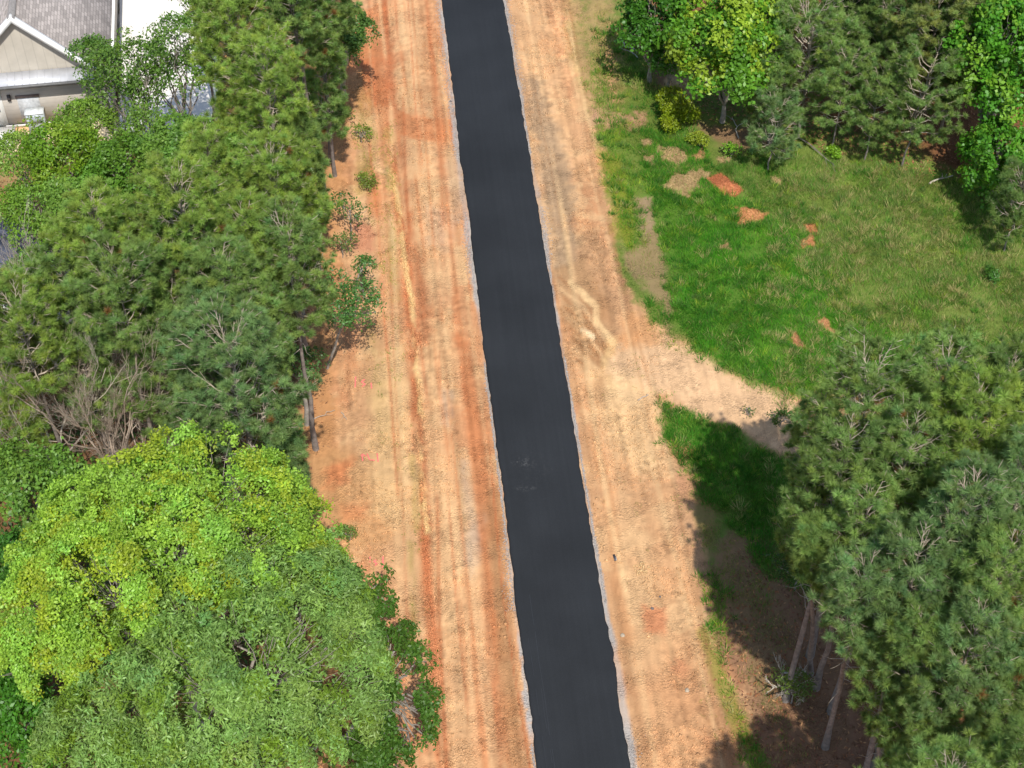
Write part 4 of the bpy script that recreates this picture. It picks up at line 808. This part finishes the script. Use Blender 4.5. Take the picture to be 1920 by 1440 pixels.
# dead leaves and twigs under the trees
n_ = 110000; x = rngG.uniform(-22, 24, n_); y = rngG.uniform(25, 70, n_); U, V = px(x, y)
leftlim = np.interp(V, [0, 140, 300, 600, 900, 1100, 1440], [650, 610, 600, 610, 575, 620, 680]); rl = np.interp(V, [0, 200, 330, 420, 680, 1000, 1200, 1440], [1180, 1260, 1720, 1990, 1990, 1420, 1330, 1420])
k = ((U < leftlim+rngG.normal(0, 16, n_)) & ~((U < 420) & (V < 260))) | (U > rl+rngG.normal(0, 16, n_)); x, y = x[k], y[k]; n_ = len(x)
C = np.stack([x, y, relief(x, y)+.015+rngG.uniform(0, .03, n_)], 1); N = unit(np.array([0, 0, 1.])+rngG.normal(size=(n_, 3))*.35)
lc = np.array([alb(172, 112, 70), alb(198, 148, 100), alb(126, 86, 56), alb(150, 96, 72)])[rngG.integers(0, 4, n_)]*rngG.uniform(.7, 1.2, (n_, 1))
tag(leaves('leaf_litter', C, N, .16, .05, lc, rngG, None, M_STONE), 'brown fallen leaves and needles under the trees', 'leaf litter', None, 'stuff')
# understorey scrub deep in the left wood: weeds nobody could count
n_ = 26000; x = rngG.uniform(-21, -4, n_); y = rngG.uniform(25, 70, n_); U, V = px(x, y)
k = (U < np.interp(V, [0, 260, 600, 900, 1440], [560, 560, 540, 520, 640])) & ~((U < 420) & (V < 280)) & (vn(x*.9, y*.9, 88) > .35); x, y = x[k], y[k]; n_ = len(x)
hz = rngG.uniform(.1, 1.6, n_)*vn(x*.7, y*.7, 89); C = np.stack([x, y, hz], 1); N = unit(np.array([0, 0, 1.])+rngG.normal(size=(n_, 3))*.5)
tag(leaves('undergrowth', C, N, .22, .13, alb(86, 118, 44)[None]*rngG.uniform(.6, 1.25, (n_, 1)), rngG, None, M_LEAF), 'low green undergrowth below the canopy of the left wood', 'undergrowth', None, 'stuff')

# ------------------------------------------------------------------ garage house at the top left
A8 = R_(8)
def frame(corner, rot): return dict(c=corner, r=rot)
hc = at(216, 222, 0); hc[2] = 0
house = empty('house', hc); house.rotation_euler = (0, 0, A8)
tag(house, 'beige-sided garage building with a grey shingle gable roof at the top left', 'house')
def tcmat(name, c, brick=None, wave=None, rough=.8):
    m, n, l, b = mat(name); b.inputs['Roughness'].default_value = rough; tc = n.new('ShaderNodeTexCoord'); mp = n.new('ShaderNodeMapping'); l.new(tc.outputs['Object'], mp.inputs[0])
    no = n.new('ShaderNodeTexNoise'); no.inputs['Scale'].default_value = 1.5; no.inputs['Detail'].default_value = 5; l.new(tc.outputs['Object'], no.inputs['Vector'])
    if brick:
        sx = n.new('ShaderNodeSeparateXYZ'); l.new(tc.outputs['Object'], sx.inputs[0]); ab = n.new('ShaderNodeMath'); ab.operation = 'MULTIPLY_ADD'; ab.inputs[1].default_value = 1.34; ab.inputs[2].default_value = 40; l.new(sx.outputs['X'], ab.inputs[0]); cx = n.new('ShaderNodeCombineXYZ'); l.new(sx.outputs['Y'], cx.inputs[0]); l.new(ab.outputs[0], cx.inputs[1]); t = n.new('ShaderNodeTexBrick'); l.new(cx.outputs[0], t.inputs['Vector']); t.inputs['Scale'].default_value = 1
        t.inputs['Brick Width'].default_value = brick['w']; t.inputs['Row Height'].default_value = brick['h']; t.inputs['Mortar Size'].default_value = brick['m']
        t.inputs['Color1'].default_value = (*c, 1); t.inputs['Color2'].default_value = (*[q*brick.get('v', .75) for q in c], 1); t.inputs['Mortar'].default_value = (*[q*.45 for q in c], 1)
        co = t.outputs['Color']
    else:
        mp.inputs['Rotation'].default_value = (0, 0, 0)
        t = n.new('ShaderNodeTexWave'); t.wave_profile = 'SAW'; t.bands_direction = wave['d']; t.inputs['Scale'].default_value = wave['s']; l.new(mp.outputs[0], t.inputs['Vector'])
        cr = n.new('ShaderNodeValToRGB'); cr.color_ramp.elements[0].color = (*[q*.8 for q in c], 1); cr.color_ramp.elements[1].position = .12; cr.color_ramp.elements[1].color = (*c, 1); l.new(t.outputs['Fac'], cr.inputs[0]); co = cr.outputs[0]
    mr = n.new('ShaderNodeMapRange'); mr.inputs[1].default_value = .3; mr.inputs[2].default_value = .7; mr.inputs[3].default_value = .88; mr.inputs[4].default_value = 1.08; l.new(no.outputs[0], mr.inputs[0])
    vs = n.new('ShaderNodeVectorMath'); vs.operation = 'SCALE'; l.new(co, vs.inputs[0]); l.new(mr.outputs[0], vs.inputs['Scale']); l.new(vs.outputs[0], b.inputs['Base Color']); return m
M_SIDE = tcmat('beige_siding', tuple(lin((196, 188, 178))*.9), wave=dict(d='Z', s=1.35)); M_BOARD = tcmat('beige_board', tuple(lin((204, 196, 182))*.86), wave=dict(d='X', s=.8))
M_WHITE = plain('white_trim', (.78, .78, .75), .5, 0, 3, .06); M_METAL = plain('grey_metal', (.50, .51, .54), .45, .2, 1.6, .22); M_DARK = plain('dark_trim', (.05, .045, .05), .5, 0, 4, .2)
M_GLASS = plain('dark_glass', (.03, .03, .04), .1, 0, 4, .1); M_GUT = plain('gutter_grey', (.38, .40, .40), .5, .2, 3, .1)
HW, DPT, EZ, RZ, RO, SO = 3.28, 16.0, 2.62, 6.0, .32, .18
pitch = math.atan2(RZ-EZ, HW)
M_SHIN = tcmat('grey_shingle', tuple(lin((178, 170, 166))*.8), brick=dict(rot=(0, pitch, math.pi/2), w=.32, h=.14, m=.012, v=.62))
mb = MB(); mb.box((-2*HW, 0, 0), (0, DPT, EZ-.1)); obj('wall', mb.me('wall'), M_SIDE, house)
mb = MB(); mb.add([(-2*HW, .02, EZ-.1), (0, .02, EZ-.1), (-HW, .02, RZ-.12), (-2*HW, .3, EZ-.1), (0, .3, EZ-.1), (-HW, .3, RZ-.12)], [(0, 1, 2, 2), (3, 5, 4, 4), (0, 3, 4, 1)]); 
gme = bpy.data.meshes.new('gable'); gme.from_pydata([tuple(q) for q in np.vstack(mb.V)], [], [(0, 1, 2), (3, 5, 4), (0, 3, 4, 1), (1, 4, 5, 2), (2, 5, 3, 0)]); gme.update(); obj('gable', gme, M_BOARD, house)
roof = MB(); sl_ = (RZ-EZ)/HW
for sg in (1, -1):
    xe = -HW+sg*(HW+SO); ze = EZ-SO*sl_
    roof.quadslab([(-HW, -RO, RZ), (xe, -RO, ze), (xe, DPT, ze), (-HW, DPT, RZ)], (0, 0, -.12))
ro = obj('roof', roof.me('roof'), M_SHIN, house)
cap = MB(); cap.quadslab([(-HW-.16, -RO, RZ-.11), (-HW, -RO, RZ+.04), (-HW, DPT, RZ+.04), (-HW-.16, DPT, RZ-.11)], (0, 0, -.02)); cap.quadslab([(-HW, -RO, RZ+.04), (-HW+.16, -RO, RZ-.11), (-HW+.16, DPT, RZ-.11), (-HW, DPT, RZ+.04)], (0, 0, -.02))
obj('ridge_cap', cap.me('ridge_cap'), plain('ridge_grey', (.2, .19, .185), .9), ro)
for sg in (1, -1):
    f = MB(); xe = -HW+sg*(HW+SO+.02); ze = EZ-(SO+.02)*sl_
    f.quadslab([(-HW, -RO-.03, RZ+.03), (xe, -RO-.03, ze+.03), (xe, -RO-.03, ze-.24), (-HW, -RO-.03, RZ-.27)], (0, .028, 0)); 
    f.quadslab([(-HW, -RO-.05, RZ+.045), (xe, -RO-.05, ze+.045), (xe, -RO+.22, ze+.045), (-HW, -RO+.22, RZ+.045)], (0, 0, -.035)); obj('rake_board', f.me('rake_board'), M_WHITE, house)
g = MB(); g.box((SO-.02, -.2, EZ-.42), (SO+.11, DPT, EZ-.30)); obj('gutter', g.me('gutter'), M_WHITE, house)
sk = MB(); ZS0, ZS1, OUT = 2.72, 3.0, .6
xs = np.linspace(-2*HW-.1, .05, 22)
sk.quadslab([(xs[0], -.02, ZS1), (xs[0], -OUT, ZS0), (xs[-1], -OUT, ZS0), (xs[-1], -.02, ZS1)], (0, 0, -.05)); 
for x_ in xs: sk.quadslab([(x_-.015, -.02, ZS1+.03), (x_-.015, -OUT, ZS0+.03), (x_+.015, -OUT, ZS0+.03), (x_+.015, -.02, ZS1+.03)], (0, 0, -.025))
skr = obj('pent_roof', sk.me('pent_roof'), M_METAL, house)
g = MB(); g.box((-2*HW-.1, -OUT-.1, ZS0-.13), (.05, -OUT-.003, ZS0-.01)); obj('gutter', g.me('gutter'), plain('pent_gutter', (.12, .12, .12), .5), skr)
g = MB(); g.box((-2*HW-.1, -OUT, ZS0-.12), (.05, -.003, ZS0-.085)); obj('soffit', g.me('soffit'), M_WHITE, skr)
def bx(name, a, b_, m_, par=None): q = MB(); q.box(a, b_); return obj(name, q.me(name), m_, par if par is not None else house)
dr = bx('door', (-5.55, -.05, .05), (-4.75, -.003, 2.1), M_WHITE)
bx('door_frame', (-5.66, -.035, .0), (-4.62, -.002, 2.25), plain('frame_white', (.72, .72, .7), .5, 0, 3, .05), dr); bx('door_glass', (-5.43, -.06, 1.1), (-4.9, -.051, 1.95), M_GLASS, dr); bx('handle', (-4.86, -.1, .98), (-4.80, -.051, 1.14), M_DARK, dr)
lp = bx('wall_lamp', (-4.36, -.12, 1.52), (-4.22, -.003, 1.82), M_DARK); 
wf = bx('window', (-3.98, -.03, .35), (-3.05, -.003, 1.72), plain('pane_grey', (.46, .47, .48), .3)); bx('lintel', (-4.02, -.09, 1.62), (-3.0, -.031, 1.74), plain('brown_lintel', (.16, .12, .11), .6), wf)
bx('corner_trim', (-.12, -.03, 0), (-.003, -.003, 2.45), M_WHITE)
bx('foundation', (-2*HW-.02, -.04, 0), (.03, -.032, .16), plain('pale_footing', (.6, .58, .55), .8))
cb = empty('utility_cabinet', np.array([hc[0]-3.32*math.cos(A8)+.35*math.sin(A8), hc[1]-3.32*math.sin(A8)-.35*math.cos(A8), 0])); cb.rotation_euler = (0, 0, A8); tag(cb, 'pale blue-grey utility cabinet against the beige garage wall', 'cabinet')
bx('body', (-.38, -.22, 0), (.38, .22, 1.05), plain('cabinet_grey', (.45, .50, .52), .5, .1, 4, .1), cb); bx('lid', (-.41, -.25, 1.05), (.41, .24, 1.1), plain('lid_grey', (.6, .63, .64), .5), cb)
bx('vent_panel', (-.28, -.235, .55), (.28, -.221, .95), plain('vent_grey', (.3, .33, .35), .5), cb)
st0 = empty('step', np.array([hc[0]-5.1*math.cos(A8)+.7*math.sin(A8), hc[1]-5.1*math.sin(A8)-.7*math.cos(A8), 0])); st0.rotation_euler = (0, 0, A8); tag(st0, 'white concrete doorstep below the garage side door', 'step')
bx('slab', (-.75, -.6, 0), (.75, .6, .16), plain('white_concrete', (.7, .69, .66), .8), st0)
dv = MB(); dpts = [(224,-260),(342,-260),(345,-60),(352,0),(398,70),(408,160),(392,246),(330,262),(226,246)]
W4 = np.array([at(*q_) for q_ in dpts]); W4[:, 2] = .05; dme = bpy.data.meshes.new('driveway'); k9 = len(W4)
dme.from_pydata([tuple(q_) for q_ in W4]+[(q_[0], q_[1], -.05) for q_ in W4], [], [tuple(range(k9))[::-1]]+[(i_, (i_+1) % k9, (i_+1) % k9+k9, i_+k9) for i_ in range(k9)]); dme.update()
m, n, l, b = mat('driveway_concrete'); b.inputs['Roughness'].default_value = .85; tc = n.new('ShaderNodeTexCoord'); bk_ = n.new('ShaderNodeTexBrick'); mp = n.new('ShaderNodeMapping'); mp.inputs['Rotation'].default_value = (0, 0, -A8)
l.new(tc.outputs['Object'], mp.inputs[0]); l.new(mp.outputs[0], bk_.inputs['Vector']); bk_.offset = 0; bk_.inputs['Scale'].default_value = 1; bk_.inputs['Brick Width'].default_value = 3.2; bk_.inputs['Row Height'].default_value = 3.6; bk_.inputs['Mortar Size'].default_value = .012
bk_.inputs['Color1'].default_value = (.70, .665, .60, 1); bk_.inputs['Color2'].default_value = (.68, .645, .585, 1); bk_.inputs['Mortar'].default_value = (.55, .52, .46, 1)
no = n.new('ShaderNodeTexNoise'); no.inputs['Scale'].default_value = .8; no.inputs['Detail'].default_value = 6; l.new(tc.outputs['Object'], no.inputs[0]); vs = n.new('ShaderNodeVectorMath'); vs.operation = 'SCALE'
mr = n.new('ShaderNodeMapRange'); mr.inputs[1].default_value = .3; mr.inputs[2].default_value = .7; mr.inputs[3].default_value = .93; mr.inputs[4].default_value = 1.04; l.new(no.outputs[0], mr.inputs[0]); l.new(bk_.outputs[0], vs.inputs[0]); l.new(mr.outputs[0], vs.inputs['Scale']); l.new(vs.outputs[0], b.inputs['Base Color'])
tag(obj('driveway', dme, m), 'bright concrete driveway beside the garage', None, None, 'structure')
# slate-blue roof seen through the trees at the left edge
p0, p1, p2, p3 = at(-90, 540, 2.9), at(108, 602, 2.9), at(140, 480, 4.4), at(-60, 418, 4.4)
ob = empty('outbuilding', (p0[0], p0[1], 0)); tag(ob, 'outbuilding with a slate-blue roof and white gutter glimpsed through the left trees', 'building'); o0 = np.array([p0[0], p0[1], 0])
q = MB(); q.quadslab([p0-o0, p1-o0, p2-o0, p3-o0], (0, 0, -.1)); bk = (p3-p0); bk[2] = 0; q.quadslab([p3-o0, p2-o0, p2-o0+bk-np.array([0, 0, 1.5]), p3-o0+bk-np.array([0, 0, 1.5])], (0, 0, -.1))
rf = obj('roof', q.me('roof'), plain('slate_shingle', (.075, .085, .12), .8, 0, 5, .3, .6, 12), ob)
q = MB(); e = unit(p1-p0); nrm = unit(np.array([e[1], -e[0], 0])); q.quadslab([p0-o0+nrm*.02, p1-o0+nrm*.02, p1-o0+nrm*.14, p0-o0+nrm*.14], (0, 0, -.12)); obj('gutter', q.me('gutter'), M_WHITE, rf)
q = MB(); i1 = -nrm*.35; q.add([*(np.array([p0-o0+i1, p1-o0+i1-e*.3])*[1, 1, 0]), *(np.array([p1-o0+i1-e*.3, p0-o0+i1])-[0, 0, .1])], [(0, 1, 2, 3)]); j0, j1 = (np.array([p1-o0+i1-e*.3])*[1, 1, 0])[0], (p1-o0+i1-e*.3)-[0, 0, .1]; dk = bk*1.75
q.add([j0, j0+dk, j1+dk, j1], [(0, 1, 2, 3)]); obj('wall', q.me('wall'), plain('grey_siding', (.32, .31, .3), .8), ob)

# ------------------------------------------------------------------ small things
def stick(name, u0, v0, u1, v1, r, label, cat, m_=None, fork=0, z=.05, seed=0, group=None):
    rng = np.random.default_rng(seed); a = gp(u0, v0); b_ = gp(u1, v1); a[2] += z; b_[2] += z+.05; q = MB(); c = curve(a-a, b_-a, .06, 7, rng, .04)
    q.tube(c, np.linspace(r, r*.5, 7), 6, .1, rng); L = np.linalg.norm(b_-a)
    for k in range(fork):
        s0 = c[rng.integers(2, 6)]; d = unit(b_-a+rng.normal(size=3)*[1, 1, .3]*L*.7); q.tube(curve(s0, s0+d*L*rng.uniform(.2, .45), .05, 4, rng, .05), [r*.5, r*.4, r*.3, r*.15], 4)
    return tag(obj(name, q.me(name), m_ or M_DEAD, None, a), label, cat, group)
stick('fallen_log', 1742, 346, 1786, 331, .05, 'pale fallen log at the foot of the glossy tree', 'log', M_DEAD, 2, seed=1)
stick('fallen_branch', 1494, 258, 1566, 316, .03, 'long brown fallen limb on the grass below the pines', 'branch', M_PBARK, 5, seed=2)
stick('fallen_branch', 1165, 78, 1196, 112, .045, 'bleached branch by the dark green tree at the top', 'branch', M_DEAD, 3, seed=3)
stick('fallen_branch', 1178, 60, 1200, 72, .035, 'short bleached branch above the longer one near the dark green tree', 'branch', M_DEAD, 2, seed=4)
stick('fallen_branch', 586, 790, 628, 772, .02, 'thin stick lying on the clay beside the pale pine stem', 'branch', M_DEADBR, 1, seed=5)
stick('fallen_branch', 640, 775, 650, 790, .02, 'small dark stick on the clay, right of the pine stem', 'branch', M_DEADBR, 1, seed=6)
stick('fallen_branch', 1196, 752, 1216, 742, .03, 'dark stick on the pale sand at the start of the side track', 'branch', M_DEADBR, 1, seed=7)
stick('fallen_branch', 1385, 262, 1372, 225, .03, 'grey branch leaning in the grass right of the yellow shrub', 'branch', M_DEAD, 3, seed=8)
stick('fallen_branch', 1470, 1262, 1524, 1268, .035, 'grey limb lying across the shaded brown ground', 'branch', M_DEAD, 4, seed=9)
# dark torn strip on the sand
a = gp(1152, 1046); dr_ = empty('debris_strip', a); tag(dr_, 'short black torn strip lying on the sand right of the asphalt', 'debris')
q = MB(); q.quadslab([(-.06, .13, .03), (.02, .15, .04), (.06, -.12, .05), (0, -.15, .03)], (0, 0, -.02)); obj('strip', q.me('strip'), M_DARK, dr_)
q = MB(); q.quadslab([(.03, .05, .055), (.06, .05, .055), (.085, -.13, .06), (.06, -.14, .06)], (0, 0, -.01)); obj('highlight_strip', q.me('highlight_strip'), plain('highlight_grey', (.3, .28, .26), .6), dr_)  # highlight on the dark piece, put in as a paler grey strip
# rocks
def rock(u, v, r, c, label, seed):
    rng = np.random.default_rng(seed); a = gp(u, v); me = bpy.data.meshes.new('rock'); import bmesh
    bm = bmesh.new(); bmesh.ops.create_icosphere(bm, subdivisions=2, radius=r)
    for vv in bm.verts: vv.co *= rng.uniform(.78, 1.15); vv.co.z *= .6
    bm.to_mesh(me); bm.free(); a[2] += r*.25; return tag(obj('rock', me, c, None, a), label, 'rock', None)
M_RK = plain('rock_dark', (.13, .11, .1), .9, 0, 6, .3); M_RP = plain('rock_pale', (.36, .29, .21), .9, 0, 6, .2)
rock(1223, 1141, .06, M_RK, 'small dark rock on the sand near the red clay patch', 1); rock(1167, 1192, .08, M_RP, 'pale brown rock close to the right edge of the asphalt', 2)
rock(1238, 1118, .045, M_RK, 'tiny dark rock just above the red clay patch', 3); rock(845, 190, .06, M_RK, 'dark stone touching the left edge of the asphalt near the top', 4)
rock(1288, 1293, .08, M_RP, 'tan stone on the lower right sand', 5)
# heap of pale clods
def heap(u, v, rx, ry, label, colr, seed, k=60):
    rng = np.random.default_rng(seed); c = gp(u, v); rr = np.sqrt(rng.random(k)); an = rng.uniform(0, 6.28, k); q = []
    x_ = c[0]+np.cos(an)*rr*rx; y_ = c[1]+np.sin(an)*rr*ry; o = stones('clod_heap', x_, y_, rng.uniform(.03, .075, k)*(1.2-rr*.5), colr[None]*rng.uniform(.8, 1.15, (k, 1)), M_STONE, rng, .8)
    return tag(o, label, 'soil heap')
heap(1203, 1066, .32, .28, 'low heap of pale clods on the sand near the right edge of the asphalt', alb(232, 192, 138), 1)
# painted survey marks
M_PINK = plain('pink_paint', (.72, .16, .14), .7, 0, 30, .25)
def paintmark(strokes, label):
    a = gp(*strokes[0][0]); root = empty('survey_mark', a); tag(root, label, 'paint mark', 'pink survey marks on the clay')
    for k0, s in enumerate(strokes):
        p_ = np.array([at(*w_) for w_ in s]); cl = np.concatenate([p_[k]+(p_[k+1]-p_[k])*np.linspace(0, 1, 6)[:-1, None] for k in range(len(p_)-1)]+[p_[-1:]])
        T = unit(np.gradient(cl, axis=0)); nv = np.stack([-T[:, 1], T[:, 0], 0*T[:, 0]], 1)*.024
        V = np.stack([cl-nv, cl+nv], 1).reshape(-1, 3); V[:, 2] = relief(V[:, 0], V[:, 1])+.022+.002*k0; i_ = np.arange(len(cl)-1)*2
        obj('stroke', mesh_np('stroke', V-a, np.stack([i_, i_+1, i_+3, i_+2], 1)), M_PINK, root)
paintmark([[(667, 708), (666, 728)], [(684, 713), (678, 718), (685, 722), (679, 726)], [(696, 720), (697, 730)]], 'faint pink spray-painted mark, the farthest of three on the clay')
paintmark([[(677, 855), (680, 851), (686, 856)], [(679, 852), (680, 865)], [(688, 850), (693, 862), (703, 863)], [(707, 849), (709, 865)]], 'pink spray-painted mark with an angled stroke, middle of the three')
paintmark([[(694, 1046), (694, 1056)], [(706, 1051), (701, 1054), (707, 1058), (703, 1062)], [(718, 1044), (718, 1065)]], 'pink spray-painted mark nearest the big oaks, with one long stroke')
# blue drum among the trunks
a = gp(584, 352); a = at(582, 350); d_ = empty('plastic_drum', a); tag(d_, 'light blue plastic drum with a white lid on an orange base between the pine stems', 'drum')
q = MB(); q.cyl((0, 0, .22), (0, 0, .85), .24, .24, 16); obj('body', q.me('body', True), plain('blue_plastic', (.16, .32, .48), .4, 0, 4, .15), d_)
q = MB(); q.cyl((0, 0, .85), (0, 0, .93), .26, .2, 16); obj('lid', q.me('lid'), M_WHITE, d_)
q = MB(); q.box((-.27, -.27, 0), (.27, .27, .2)); obj('base', q.me('base'), plain('orange_plastic', (.55, .16, .07), .5), d_)
